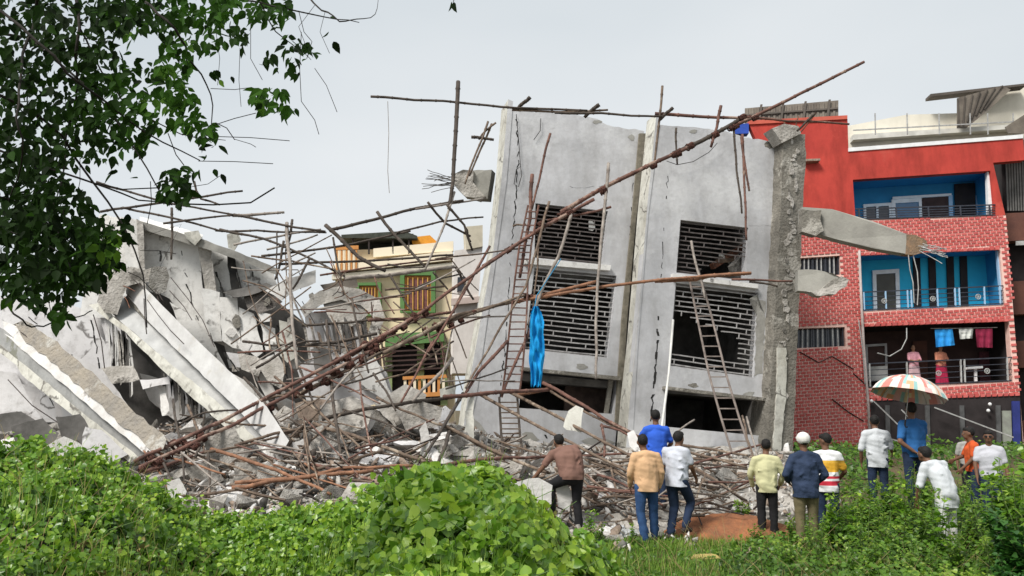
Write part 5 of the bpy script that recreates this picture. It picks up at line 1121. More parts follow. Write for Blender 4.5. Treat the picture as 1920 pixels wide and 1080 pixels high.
def person(label, px, py_head, Y, h=1.68, yaw=0, pose=None, shirt=None, sleeve='short', trousers=JEANS, trou='full', skin=SKIN, hair='short', hat=None, fat=1.0, hem=.0, skirt=None, shoes=SHOE, group=None, face=True, curl=.5):
    hem = max(hem, .0)
    J = {k: Vector(v) for k, v in J0.items()}
    for k, v in (pose or {}).items(): J[k] = Vector(v)
    s = h / 1.70
    top = J['head'].z + .125
    if Y < 25:   # step to and fro until the feet meet the ground
        def foot(y_): q = P(px, py_head, y_); return q.z - top * s - surf_z(q.x, q.y)
        Y = min([Y + i * .05 for i in range(-24, 31)], key=lambda y_: abs(foot(y_)) + .02 * abs(y_ - Y))
        s += max(-.06, min(.06, foot(Y) / top))
    loc = P(px, py_head, Y) - Vector((0, 0, top * s))
    r = thing('person', loc, label, 'person', group)
    r.rotation_euler = (0, 0, yaw); r.scale = (s, s, s)
    r['_w'] = [0, 0, 0]
    fw_ = fat
    g = G()
    up = (J['neck'] - J['pelvis']).normalized(); sx = (J['sR'] - J['sL']).normalized(); fr = up.cross(sx) * -1
    if fr.length < .1: fr = Vector((0, 1, 0))
    fr.normalize()
    fwd = sx.cross(up) * -1
    fwd = up.cross(sx); fwd.normalize()   # towards the front of the chest
    hx = (J['hR'] - J['hL']).normalized()
    def torso(g, e, lo=0):
        for sg in (-1, 1):
            g.capsule(J['hL' if sg < 0 else 'hR'] * .9 + J['pelvis'] * .1 + Vector((0, 0, .03)), J['chest'] + sx * sg * .075 * fw_, .092 * fw_ + e, .100 * fw_ + e)
            g.capsule(J['chest'] + sx * sg * .085, J['sL' if sg < 0 else 'sR'].lerp(J['neck'], .25) - up * .07, .098 + e, .055 + e)
        g.capsule(J['pelvis'] + up * .02, J['chest'], .118 * fw_ + e, .125 * fw_ + e)
        g.capsule(J['chest'], J['neck'] - up * .07, .12 + e, .07 + e)
        for q in 'LR': g.capsule(J['neck'] - up * .035, J['s' + q], .052 + e, .052 + e)
    torso(g, 0)
    g.capsule(J['neck'] - up * .06, J['head'] - Vector((0, 0, .06)), .058, .052)
    hd = J['head']; hv = (hd - J['neck']); hq = J.get('look'); 
    yawh = hq.z if hq else 0; rot = Matrix.Rotation(yawh, 3, 'Z') @ Matrix.Rotation(-(hq.x if hq else 0), 3, 'X')
    g.ell(hd + Vector((0, 0, .012)), (.075, .093, .115), rot); g.ell(hd + rot @ Vector((0, .028, -.055)), (.055, .062, .06), rot)
    if face:
        g.ell(hd + rot @ Vector((0, .098, -.018)), (.014, .02, .026), rot, 8, 6); g.ell(hd + rot @ Vector((0, .084, -.062)), (.024, .012, .008), rot, 8, 6)
        g.ell(hd + rot @ Vector((0, .078, .022)), (.055, .018, .012), rot, 8, 6)
    for sg in (-1, 1): g.ell(hd + rot @ Vector((sg * .078, -.005, -.01)), (.012, .022, .032), rot, 8, 6)
    for q in 'LR':
        S_, E_, W_ = J['s' + q], J['e' + q], J['w' + q]; sg = -1 if q == 'L' else 1
        g.capsule(S_, E_, .052, .040); g.capsule(E_, W_, .040, .027)
        d = (W_ - E_).normalized(); side = d.cross(Vector((0, 1, 0)) if abs(d.y) < .8 else Vector((0, 0, 1))).normalized(); nrm = d.cross(side)
        # hand: palm, four fingers of unequal length, thumb from the palm's side
        pc = W_ + d * .045
        for t in (-.022, -.007, .008, .022): g.capsule(W_ + d * .01 + nrm * t * .6, W_ + d * .085 + nrm * t, .017, .013, 8)
        for t, l in zip((-.031, -.0105, .0105, .030), (.062, .075, .082, .07)):
            k0 = W_ + d * .088 + nrm * t; k1 = k0 + d * l * .5 + side * -sg * l * .25 * curl; k2 = k1 + d * l * .36 + side * -sg * l * .5 * curl
            g.capsule(k0, k1, .0095, .009, 8); g.capsule(k1, k2, .009, .008, 8)
        th = W_ + d * .035 - nrm * -.026; g.capsule(th, th + d * .035 + nrm * .028, .012, .011, 8); g.capsule(th + d * .035 + nrm * .028, th + d * .07 + nrm * .034, .010, .009, 8)
        H_, K_, A_ = J['h' + q], J['k' + q], J['a' + q]
        g.capsule(H_, K_, .088 * fw_ ** .5, .056); g.capsule(K_, K_.lerp(A_, .35), .055, .054); g.capsule(K_.lerp(A_, .3), A_, .054, .036)
        f = Vector((sg * .03, 1, 0)).normalized(); g.capsule(A_ + Vector((0, -.02, -.045)), A_ + f * .13 + Vector((0, 0, -.06)), .036, .028)
    remesh_later(g, 'body', skin, r, .0125, 2)
    g = G(); torso(g, .016)   # shirt
    g.capsule(J['pelvis'] + Vector((0, 0, .08)) - hx * .05, J['pelvis'] + Vector((0, 0, -.12 - hem)) - hx * .05, .120 * fw_, .134 * fw_)
    g.capsule(J['pelvis'] + Vector((0, 0, .08)) + hx * .05, J['pelvis'] + Vector((0, 0, -.12 - hem)) + hx * .05, .120 * fw_, .134 * fw_)
    g.capsule(J['pelvis'] - fwd * .03 - hx * .05, J['pelvis'] - fwd * .03 - hx * -.05 - Vector((0, 0, .1)), .125 * fw_, .125 * fw_)
    for q in 'LR':
        S_, E_, W_ = J['s' + q], J['e' + q], J['w' + q]
        if sleeve == 'long': g.capsule(S_, E_, .072, .056); g.capsule(E_, W_, .056, .042)
        elif sleeve == 'short': g.capsule(S_, S_.lerp(E_, .72), .074, .062)
        elif sleeve == 'elbow': g.capsule(S_, E_, .074, .060)
    rr2 = random.Random(int(px))
    for k in range(9):   # cloth folds
        a = J['pelvis'].lerp(J['chest'], rr2.uniform(-.1, 1.2)); s0 = rr2.uniform(-1, 1)
        g.capsule(a + sx * s0 * .12 * fw_ - fwd * .118 * fw_ , a + sx * (s0 * .12 + rr2.uniform(-.1, .1)) - fwd * .112 * fw_ + up * rr2.uniform(-.12, .12), .016, .010, 8)
    remesh_later(g, 'shirt', shirt, r, .016, 3)['cut'] = J['pelvis'].z - .05 - hem
    if skirt is None:
        g = G(); g.capsule(J['pelvis'] - hx * .045, J['pelvis'] + hx * .045, .122 * fw_, .122 * fw_)
        g.ell(J['pelvis'] - fwd * .03 - Vector((0, 0, .04)), (.13 * fw_, .095, .10))
        for q in 'LR':
            H_, K_, A_ = J['h' + q], J['k' + q], J['a' + q]
            g.capsule(H_, K_, .102 * fw_ ** .5, .074); g.capsule(K_, A_.lerp(K_, .05), .074, .056)
            for k in range(5):
                t = rr2.uniform(.1, .9); a = K_.lerp(A_, t); g.capsule(a - hx * .05, a + hx * .05 + Vector((0, 0, rr2.uniform(-.03, .03))), .03, .03, 8)
        remesh_later(g, 'trousers', trousers, r, .016, 3)
    else:
        g = G(); g.capsule(J['pelvis'] - hx * .05, J['pelvis'] + hx * .05, .125, .125)
        for a in (-.09, -.03, .03, .09): g.capsule(J['pelvis'] + Vector((a, 0, -.05)), Vector((a * 1.7, 0, skirt)), .11, .12)
        remesh_later(g, 'skirt', trousers, r, .018, 3)
    for q in 'LR':
        A_ = J['a' + q]; g = G(); sg = -1 if q == 'L' else 1
        g.capsule(A_ + Vector((0, -.03, -.045)), A_ + Vector((sg * .03, .145, -.058)), .047, .038); remesh_later(g, 'shoe', shoes, r, .016, 2)
    if hair:
        g = G(); z = .035
        if hair == 'long': g.ell(hd + rot @ Vector((0, -.03, .02)), (.088, .095, .118), rot); g.ell(hd + rot @ Vector((0, -.10, -.04)), (.05, .045, .06), rot)
        else: g.ell(hd + rot @ Vector((0, -.028, .034)), (.084, .092, .098), rot); g.ell(hd + rot @ Vector((0, .03, .070)), (.07, .062, .052), rot)
        remesh_later(g, 'hair', HAIR, r, .012, 1)
    if hat == 'cap':
        g = G(); g.ell(hd + rot @ Vector((0, -.016, .045)), (.101, .116, .10), rot); g.capsule(hd + rot @ Vector((-.04, .10, .05)), hd + rot @ Vector((.04, .10, .05)), .03, .03)
        remesh_later(g, 'cap', shirt_m('cap_white', (.72, .70, .66)), r, .012, 2)
    if hat == 'glasses':
        for sg in (-1, 1):
            g = G(); g.ell(hd + rot @ Vector((sg * .033, .094, .01)), (.026, .008, .019), rot, 10, 6); g.build('lens', BLACK, r)
    elif face:
        for sg in (-1, 1):
            g = G(); g.ell(hd + rot @ Vector((sg * .031, .083, .004)), (.013, .009, .008), rot, 8, 6); g.build('eye', M('eye', (.5, .48, .45), (.05, .03, .02), 60), r)
    return r
# stooping man
person('stout man in a brown shirt and black trousers, one foot up on the rubble', 1072, 815, 14.2, 1.72, R(22),
       dict(neck=(-.06, .24, 1.32), head=(-.07, .36, 1.41), chest=(-.01, .09, 1.17), pelvis=(0, 0, .88), sL=(-.24, .22, 1.22), sR=(.14, .16, 1.30), eL=(-.40, .28, 1.0), wL=(-.54, .38, .80), eR=(.27, .22, 1.05), wR=(.20, .42, .92), hL=(-.10, 0, .86), hR=(.09, 0, .86), kL=(-.27, .24, .72), aL=(-.27, .16, .34), kR=(.10, .05, .47), aR=(.10, -.04, .09)),
       shirt_m('shirt_brown', (.20, .11, .085)), 'short', BLACK, fat=1.22)
person('man in a peach long-sleeved shirt and blue jeans, seen from behind', 1210, 814, 14.0, 1.70, R(6),
       dict(head=(-.035, .06, 1.57), eL=(-.25, .02, 1.10), wL=(-.22, .16, .90), eR=(.25, .0, 1.11), wR=(.23, .10, .88), kR=(.13, .10, .50), aR=(.16, .16, .10), aL=(-.04, -.04, .09)),
       shirt_m('shirt_peach', (.62, .39, .22)), 'long', JEANS, hem=.06)
person('man in a royal blue shirt behind the white pipe, head turned to the ruin', 1229, 768, 15.6, 1.68, R(-5),
       dict(eL=(-.30, .12, 1.13), wL=(-.20, .30, 1.05), eR=(.27, .10, 1.12), wR=(.2, .25, 1.0)), shirt_m('shirt_royal', (.03, .11, .55)), 'short', JEANS_D)
person('man in a white T-shirt and dark jeans stepping beside the peach shirt', 1266, 808, 14.3, 1.70, R(-38),
       dict(head=(.01, .10, 1.55), neck=(0, .05, 1.42), chest=(0, .03, 1.23), eR=(.23, .06, 1.13), wR=(.22, .22, .96), eL=(-.22, .06, 1.12), wL=(-.18, .24, 1.0), kR=(.11, .26, .56), aR=(.11, .02, .20), kL=(-.10, .10, .49), aL=(-.10, -.06, .09)),
       shirt_m('shirt_white', (.52, .54, .60)), 'short', JEANS_D, hem=.06)
person('man in a pale yellow shirt and black trousers standing with folded forearms', 1434, 823, 15.2, 1.68, R(-8),
       dict(eL=(-.27, .04, 1.10), wL=(-.22, .16, .90), eR=(.29, .02, 1.10), wR=(.25, .18, .92), head=(.02, .05, 1.58)),
       shirt_m('shirt_yellow', (.55, .53, .31)), 'long', BLACK, hem=.08)
person('man in a navy jacket and khaki trousers wearing a white cap', 1506, 812, 14.0, 1.72, R(4),
       dict(eL=(-.30, -.02, 1.11), wL=(-.20, .16, 1.00), eR=(.30, -.02, 1.11), wR=(.24, .14, .98)), M('jacket_navy', (.028, .045, .09), (.018, .03, .06), 5, .85, .9, 9, dist=.03), 'long', KHAKI, hair='short', hat='cap', fat=1.1, hem=.10)
m = M('shirt_striped', (.66, .66, .66), (.55, .55, .55), 5, .9, .5, 12); m.node_tree.links.clear() if False else None
def stripes(m, bands):
    t = m.node_tree; N = t.nodes; tc = N.new('ShaderNodeTexCoord'); sp = N.new('ShaderNodeSeparateXYZ'); r = N.new('ShaderNodeValToRGB'); r.color_ramp.interpolation = 'CONSTANT'
    mpx = N.new('ShaderNodeMapRange'); mpx.inputs['From Min'].default_value = .8; mpx.inputs['From Max'].default_value = 1.5
    t.links.new(tc.outputs['Object'], sp.inputs[0]); t.links.new(sp.outputs['Z'], mpx.inputs['Value']); t.links.new(mpx.outputs[0], r.inputs['Fac'])
    e = r.color_ramp.elements; e[0].position = 0; e[0].color = (*bands[0][1], 1); e[1].position = bands[1][0]; e[1].color = (*bands[1][1], 1)
    for p, c in bands[2:]: k = e.new(p); k.color = (*c, 1)
    t.links.new(r.outputs[0], N['Principled BSDF'].inputs['Base Color'])
W3 = (.68, .68, .68)
stripes(m, [(0, W3), (.12, (.5, .03, .05)), (.22, W3), (.27, (.5, .03, .05)), (.33, W3), (.42, (.62, .33, .03)), (.62, (.62, .36, .05)), (.68, W3)])
person('dark-haired man in a white shirt with orange and red bands', 1546, 812, 14.7, 1.68, R(-20),
       dict(look=(.1, 0, R(60)), eL=(-.26, .10, 1.12), wL=(-.1, .28, 1.05), eR=(.28, .08, 1.10), wR=(.2, .25, .98)), m, 'short', JEANS_D, hem=.1)
person('slim man in a loose white shirt beside the man in the blue T-shirt', 1640, 778, 15.0, 1.72, R(-12),
       dict(head=(.0, .07, 1.57), eL=(-.27, -.02, 1.09), wL=(-.26, .08, .84), eR=(.25, .06, 1.12), wR=(.30, .22, 1.02)), shirt_m('shirt_white2', (.55, .57, .59)), 'elbow', JEANS_D, hem=.12)
person('man in a blue T-shirt under the striped umbrella, hands behind his hips', 1708, 754, 15.4, 1.76, R(8),
       dict(eL=(-.30, -.10, 1.08), wL=(-.12, -.18, .93), eR=(.26, .10, 1.16), wR=(.10, .22, 1.32)), shirt_m('shirt_blue', (.025, .12, .32)), 'short', JEANS_D, fat=1.08, hem=.05)
person('man in white bending low among the tall weeds', 1768, 838, 13.6, 1.68, R(25),
       dict(neck=(0, .20, 1.32), head=(-.02, .32, 1.42), chest=(0, .10, 1.15), pelvis=(0, 0, .86), sL=(-.2, .18, 1.25), sR=(.2, .18, 1.26), eL=(-.28, .22, .98), wL=(-.24, .32, .74), eR=(.28, .20, .98), wR=(.26, .30, .74)), shirt_m('shirt_white3', (.56, .58, .60)), 'elbow', shirt_m('dhoti', (.7, .7, .68)), hem=.14)
person('man in a bright orange shirt seen from the side near the shop front', 1820, 800, 16.2, 1.68, R(75),
       dict(head=(0, .05, 1.57), eR=(.22, .12, 1.14), wR=(.16, .28, 1.08), eL=(-.22, .05, 1.12), wL=(-.2, .22, .95)), shirt_m('shirt_orange', (.62, .10, .025)), 'short', JEANS_D)
person('man in dark sunglasses and a white shirt facing the onlookers', 1852, 806, 15.6, 1.66, R(150),
       dict(eR=(.24, .06, 1.10), wR=(.22, .14, .86)), shirt_m('shirt_white4', (.5, .5, .54)), 'short', JEANS_D, hat='glasses', skin=SKIN)
person('grey-haired figure in a pale shirt in the shade of the shop front', 1812, 806, 19.5, 1.62, R(170), {}, shirt_m('shirt_dim', (.34, .33, .31)), 'short', BLACK)
# two women on the lowest balcony stand on its floor
fl = PR.hit(1700, 722, -.7)
for px, lab, s1, s2_, hh in ((1711, 'woman in a pink top and pale trousers standing on the lowest balcony', shirt_m('top_pink', (.72, .34, .40)), shirt_m('pants_pink', (.62, .42, .45)), 1.46), (1762, 'woman in an orange top and crimson skirt standing on the lowest balcony', shirt_m('top_orange', (.62, .25, .16)), shirt_m('skirt_crimson', (.42, .02, .07)), 1.46)):
    hdp = PR.hit(px, 654, -.7)
    person(lab, px, 647, hdp.y, hh, R(180), dict(eL=(-.22, .10, 1.12), wL=(-.06, .22, 1.08), eR=(.22, .10, 1.12), wR=(.06, .22, 1.06)), s1, 'elbow', s2_, skin=SKIN2, hair='long', skirt=.12)
bpy.context.view_layer.update()
dg = bpy.context.evaluated_depsgraph_get()
for o, mat, wr in REM:
    me = bpy.data.meshes.new_from_object(o.evaluated_get(dg)); old = o.data; nm = o.name.split('.')[0]
    if 'cut' in o:
        bm = bmesh.new(); bm.from_mesh(me); bmesh.ops.bisect_plane(bm, geom=list(bm.verts) + list(bm.edges) + list(bm.faces), plane_co=(0, 0, o['cut']), plane_no=(.03, .02, 1), clear_inner=True)
        bm.to_mesh(me); bm.free(); del o['cut']
    if nm in ('shirt', 'trousers', 'skirt'):   # folds of the cloth
        sd_ = len(me.vertices) % 97; N_ = [v.normal.copy() for v in me.vertices]
        for v, n_ in zip(me.vertices, N_):
            c = v.co; f = pn(c.x * 9 + sd_, c.y * 9, c.z * 4.5) + .6 * pn(c.x * 6 + c.z * 14, c.y * 6 + sd_, c.z * 15)
            v.co = c + n_ * ((.013 if nm == 'shirt' else .006) * f)
    o.modifiers.clear(); me.name = nm; o.data = me; me.materials.clear(); me.materials.append(mat)
    me.polygons.foreach_set('use_smooth', [True] * len(me.polygons)); bpy.data.meshes.remove(old)
# ---------------------------------------------------------------- umbrella
ap = P(1697, 699, 15.2); rim_c = P(1703, 742, 15.2); tilt = Matrix.Rotation(R(13), 3, 'Y') @ Matrix.Rotation(R(-6), 3, 'X')
um = thing('umbrella', rim_c, 'open umbrella with multicoloured striped panels held over the man in the blue T-shirt', 'umbrella')
cols = [(.74, .38, .22), (.74, .66, .58), (.30, .52, .50), (.72, .60, .36), (.66, .24, .20), (.76, .66, .60), (.72, .42, .40), (.74, .46, .30), (.45, .58, .52), (.74, .60, .52)]
cm = [M(f'umbrella_{i}', c, tuple(k * .85 for k in c), 5, .6, trans=.2) for i, c in enumerate(cols)]
rr = random.Random(77)
for k in range(10):
    rc = [rr.choice((0, 1, 3, 4, 5, 6, 7, 9, 2, 0, 6)) for _ in range(6)]; g = G(); ns, nr = 6, 7; Rr = .64; H = .36
    for j in range(nr + 1):
        for i in range(ns + 1):
            a = 2 * math.pi * (k + i / ns) / 10; rn = j / nr; sag = 1 - .055 * math.sin(math.pi * i / ns) * rn
            rad = Rr * math.sin(rn * 1.25) / math.sin(1.25) * sag; z = H * (math.cos(rn * 1.35) - math.cos(1.35)) / (1 - math.cos(1.35))
            g.v.append(rim_c + tilt @ Vector((rad * math.cos(a), rad * math.sin(a), z)))
    for j in range(nr):
        for i in range(ns):
            a = j * (ns + 1) + i; g.f.append([a, a + 1, a + ns + 2, a + ns + 1]); g.mi.append([rc[i], rc[(i + 1) % 6]][(j + i) % 5 == 4])
    g.build('canopy_panel', None, um, mats=cm, smooth_=True)
    g = G(); a = 2 * math.pi * k / 10
    g.tube([rim_c + tilt @ Vector((.64 * math.sin(t * 1.25) / math.sin(1.25) * math.cos(a), .64 * math.sin(t * 1.25) / math.sin(1.25) * math.sin(a), .30 * (math.cos(t * 1.35) - math.cos(1.35)) / (1 - math.cos(1.35)) - .008)) for t in (0, .3, .6, .85, 1)], .005, 4); g.build('rib', steel_pale, um)
g = G(); g.tube([rim_c + tilt @ Vector((0, 0, .36)), rim_c + tilt @ Vector((0, 0, -.45))], .008, 6); g.build('shaft', steel_pale, um)
g = G(); g.tube([rim_c + tilt @ Vector(q) for q in ((0, 0, -.43), (0, 0, -.52), (.02, 0, -.56), (.05, 0, -.55))], .014, 6); g.build('handle', BLACK, um)
# ---------------------------------------------------------------- creeper over the humps in front
CX = [-600, -60, 0, 60, 120, 200, 270, 310, 345, 400, 460, 560, 640, 690, 730, 780, 830, 870, 930, 975, 1010, 1060, 1110, 1150, 1200, 1300]
CYt = [838, 840, 836, 838, 842, 850, 872, 900, 930, 942, 944, 944, 938, 915, 890, 868, 872, 872, 880, 905, 940, 985, 1015, 1050, 1090, 1130]
CD = [9.0, 9.0, 9.2, 9.3, 9.4, 9.6, 9.8, 10.0, 10.4, 10.7, 10.8, 10.6, 10.0, 9.2, 8.6, 8.2, 8.0, 8.0, 8.0, 8.1, 8.4, 8.8, 9.2, 9.6, 10, 10.4]
def crest(px):
    y = interp(px, CX, CYt) + 9 * pn(px, 3, 1, .017) + 6 * pn(px, 8, 1, .05) + 25 - 3 * smooth(680, 800, px); Yc = interp(px, CX, CD); return P(960, y, Yc).z - .07, Yc
def creep_z(x, Y):
    px = 960 + FPX * x / max(Y, .5); zc, Yc = crest(px)
    z = zc - .115 * (Yc - Y) if Y < Yc else zc - .8 * (Y - Yc) ** 1.3 * (1 if Y - Yc < .6 else 1)
    b = .20 * pn(x, Y, 0, .9) + .13 * pn(x, Y, 5, 2.1) + .06 * pn(x, Y, 8, 4.5)
    return z + b * (1 if Y < Yc else .5)
leaf_v = [(0, 0, 0), (-.46, .02, .10), (-.58, .32, .13), (-.38, .72, .08), (0, 1.1, -.06), (.38, .72, .08), (.58, .32, .13), (.46, .02, .10), (0, .45, -.03)]
leaf_f = [(8, 1, 0), (8, 2, 1), (8, 3, 2), (8, 4, 3), (8, 5, 4), (8, 6, 5), (8, 7, 6), (8, 0, 7)]
leaf_v = [(a * .95, b, c) for a, b, c in leaf_v]
def frames(n, nrm, spread, flat_dir=None):
    """rotation matrices whose z follows nrm loosely, y random about it"""
    z = np.asarray(nrm) + np.random.normal(size=(n, 3)) * spread; z /= np.linalg.norm(z, axis=1)[:, None]
    y = np.random.normal(size=(n, 3)) if flat_dir is None else np.asarray(flat_dir) + np.random.normal(size=(n, 3)) * .45
    y -= z * (y * z).sum(1)[:, None]; y /= np.linalg.norm(y, axis=1)[:, None]; x = np.cross(y, z)
    return np.stack([x, y, z], 2)
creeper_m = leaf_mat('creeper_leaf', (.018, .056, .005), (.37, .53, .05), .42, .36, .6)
g = G(); nx, ny = 120, 60
for j in range(ny):
    for i in range(nx):
        px = -500 + 1720 * i / (nx - 1); Y = 1.8 + 10.2 * j / (ny - 1); x = (px - 960) / FPX * Y
        zz = creep_z(x, Y) - .10; g.v.append(Vector((x, Y, max(zz, -.3))))
for j in range(ny - 1):
    for i in range(nx - 1): g.f.append([j * nx + i, j * nx + i + 1, (j + 1) * nx + i + 1, (j + 1) * nx + i]); g.mi.append(0)
struct(g.build('humped_ground', M('under_creeper', (.035, .045, .015), (.02, .022, .01), 5, 1), org=(0, 0, 0), smooth_=True))
pos = []; nr = []; sz = []; ti = []; rg = random.Random(2)
while len(pos) < 43000:
    Y = 3.2 + 8.6 * math.sqrt(rg.random()); px = rg.uniform(-120, 1215); x = (px - 960) / FPX * Y
    zc, Yc = crest(px)
    if Y > Yc + .9: continue
    if px > 1120 and rg.random() > (1215 - px) / 110: continue
    z0 = creep_z(x, Y); e = .05
    nx_ = -(creep_z(x + e, Y) - z0) / e; ny_ = -(creep_z(x, Y + e) - z0) / e
    dens = pn(x, Y, 7, .9)
    up = rg.random() ** .7; tall = max(0, pn(x, Y, 12, .55)) * .22
    if pn(x, Y, 30, 3.4) < -.30 and rg.random() < .8: continue
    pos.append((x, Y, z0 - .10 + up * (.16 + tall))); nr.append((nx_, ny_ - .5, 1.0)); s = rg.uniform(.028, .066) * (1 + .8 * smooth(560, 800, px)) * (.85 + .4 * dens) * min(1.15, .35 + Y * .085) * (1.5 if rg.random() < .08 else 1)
    sz.append(s); ti.append(min(1, max(0, -.02 + .62 * up + .30 * pn(x, Y, 3, .8) + rg.gauss(0, .16) + (.12 if px > 600 else 0))))  # deep leaves darker, top ones yellower: light and shade put into tint
while len(pos) < 62000:   # shoots that rise from the mass, leafy to the tip
    px = rg.uniform(-100, 1150); zc, Yc = crest(px); Y = Yc - (Yc - 3.6) * rg.random() ** 1.5 + rg.uniform(-.1, .3); x = (px - 960) / FPX * Y
    if pn(x, Y, 21, .8) < -.1: continue
    z0 = creep_z(x, Y); hh = rg.uniform(.08, .30); lx, ly = rg.uniform(-.25, .25), rg.uniform(-.25, .1)
    for k in range(9):
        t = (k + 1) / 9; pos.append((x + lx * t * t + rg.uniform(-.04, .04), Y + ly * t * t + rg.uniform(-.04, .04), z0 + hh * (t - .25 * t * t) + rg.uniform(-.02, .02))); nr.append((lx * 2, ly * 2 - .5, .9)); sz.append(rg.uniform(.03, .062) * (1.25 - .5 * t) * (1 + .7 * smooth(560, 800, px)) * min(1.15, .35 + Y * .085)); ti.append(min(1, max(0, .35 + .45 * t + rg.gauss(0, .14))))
gp = []; gs = []; gt = []
while len(gp) < 3800:   # grass that pushes up through the creeper
    Y = rg.uniform(4.0, 10.2); px = rg.uniform(-80, 1150); x = (px - 960) / FPX * Y; zc, Yc = crest(px)
    if Y > Yc or pn(x, Y, 50, 1.0) < .05: continue
    for _ in range(4): h = rg.uniform(.14, .34); gp.append((x + rg.gauss(0, .05), Y + rg.gauss(0, .05), creep_z(x, Y) + .0)); gs.append((rg.uniform(.006, .011), h * rg.uniform(.4, 1.3), h)); gt.append(rg.uniform(.3, 1))
o = scatter('creeper', leaf_v, leaf_f, pos, frames(len(pos), nr, .75), sz, creeper_m, ti); o['kind'] = 'stuff'
# runners that stand up out of the mass
g = G()
for k in range(150):
    px = rg.uniform(0, 1150); Y = rg.uniform(4, 10.4); zc, Yc = crest(px); Y = min(Y, Yc + .2); x = (px - 960) / FPX * Y; p = Vector((x, Y, creep_z(x, Y)))
    d = Vector((rg.uniform(-.25, .25), rg.uniform(-.2, .1), rg.uniform(.12, .3))); g.tube([p, p + d * .6, p + d + Vector((d.x * .6, 0, -.02))], .0035, 4)
o = g.build('creeper_runners', M('stem_green', (.10, .18, .04), (.07, .12, .03), 5, .7), org=(0, 0, 0)); o['kind'] = 'stuff'
# dry stalks and dead leaves caught in the green
dry_m = leaf_mat('dry_leaf', (.12, .075, .03), (.34, .26, .11), .25, .8, .2)
pos = []; sz = []; ti = []
while len(pos) < 1500:
    Y = rg.uniform(3.6, 9.8); px = rg.uniform(-80, 1180); x = (px - 960) / FPX * Y; zc, Yc = crest(px)
    if Y > Yc + .2 or pn(x, Y, 40, .9) < .08 + .25 * smooth(200, 700, px): continue
    pos.append((x, Y, creep_z(x, Y) + rg.uniform(-.02, .12))); sz.append(rg.uniform(.02, .05)); ti.append(rg.random())
o = scatter('dead_leaves', leaf_v, leaf_f, pos, frames(len(pos), [(0, -.4, .8)] * len(pos), 1.0), sz, dry_m, ti); o['kind'] = 'stuff'
g = G()
for k in range(700):
    if k < 350: px = rg.uniform(-60, 420); Y = rg.uniform(4.2, 9.6); x = (px - 960) / FPX * Y; zc, Yc = crest(px); z0 = creep_z(x, Y) if Y < Yc else None
    else: px = rg.uniform(1080, 1920); Y = rg.uniform(9.2, 13.5); x = (px - 960) / FPX * Y; z0 = ground_z(x, Y)
    if z0 is None: continue
    p = Vector((x, Y, z0)); h_ = rg.uniform(.12, .38) * (1 if k < 350 else 1.6); d = Vector((rg.uniform(-.5, .5), rg.uniform(-.4, .3), 1)) * h_
    g.tube([p, p + d * .5, p + d + Vector((d.x * .5, 0, -.15 * h_))], [.0035, .0028, .0015], 3)
o = g.build('dry_stalks', M('dry_stalk', (.36, .28, .13), (.18, .15, .06), 6, .9), org=(0, 0, 0)); o['kind'] = 'stuff'
# ---------------------------------------------------------------- grass and ground cover on the open side
grass_m = leaf_mat('grass_blade', (.07, .14, .015), (.36, .46, .08), .35, .6, .3)
blade_v = [(-.5, 0, 0), (.5, 0, 0), (.28, .2, .55), (-.28, .2, .55), (0, .55, 1.0)]; blade_f = [(0, 1, 2), (0, 2, 3), (3, 2, 4)]
pos = []; sc = []; ti = []
while len(pos) < 54000:
    Y = rg.uniform(9.0, 15.6); px = rg.uniform(1060, 2200); x = (px - 960) / FPX * Y
    z = ground_z(x, Y)
    if ((x - 3.6) / 1.25) ** 2 + ((Y - 14.6) / .9) ** 2 < 1 and rg.random() < .93: continue
    if Y > 14.4 and x < 2.6: continue
    c = pn(x, Y, 4, .8)
    if rg.random() > .7 + .9 * c: continue
    h = rg.uniform(.05, .17) * (1 + .6 * c); pos.append((x, Y, z - .01)); sc.append((rg.uniform(.006, .015), h, h)); ti.append(min(1, max(0, .45 + .5 * c + rg.gauss(0, .2))))
for q_, s_, t_ in zip(gp, gs, gt): pos.append(q_); sc.append(s_); ti.append(t_)
n = len(pos); a = np.random.uniform(0, 2 * math.pi, n); rot = np.zeros((n, 3, 3)); rot[:, 0, 0] = np.cos(a); rot[:, 0, 1] = -np.sin(a); rot[:, 1, 0] = np.sin(a); rot[:, 1, 1] = np.cos(a); rot[:, 2, 2] = 1
o = scatter('grass', blade_v, blade_f, pos, rot, sc, grass_m, ti); o['kind'] = 'stuff'
herb_m = leaf_mat('herb_leaf', (.024, .062, .008), (.30, .42, .05), .4, .42, .5)
pos = []; sz = []; ti = []; nr = []
while len(pos) < 31000:
    Y = rg.uniform(8.6, 15.2); px = rg.uniform(1080, 2200); x = (px - 960) / FPX * Y
    if ((x - 3.6) / 1.25) ** 2 + ((Y - 14.6) / .9) ** 2 < 1 and rg.random() < .9: continue
    if Y > 14.0 and x < 2.9: continue
    c = pn(x, Y, 14, .7)
    if c < -.12 and rg.random() < .75: continue
    hh = (.07 + .24 * smooth(1300, 1560, px)) * (1 + 1.2 * max(0, c)); u = rg.random()
    pos.append((x, Y, ground_z(x, Y) + hh * u)); nr.append((0, -.3, 1)); sz.append(rg.uniform(.025, .06)); ti.append(min(1, max(0, -.02 + .6 * u + .55 * pn(x, Y, 33, .9) + rg.gauss(0, .17))))
for k in range(12000):
    Y = rg.uniform(15.2, 27); px = rg.uniform(1480, 2250); x = (px - 960) / FPX * Y; c = pn(x, Y, 24, .5)
    if c < -.05: continue
    pos.append((x, Y, ground_z(x, Y) + rg.random() * (.15 + .5 * max(0, c)))); nr.append((0, -.5, 1)); sz.append(rg.uniform(.05, .11)); ti.append(min(1, max(0, .35 + rg.gauss(0, .2))))
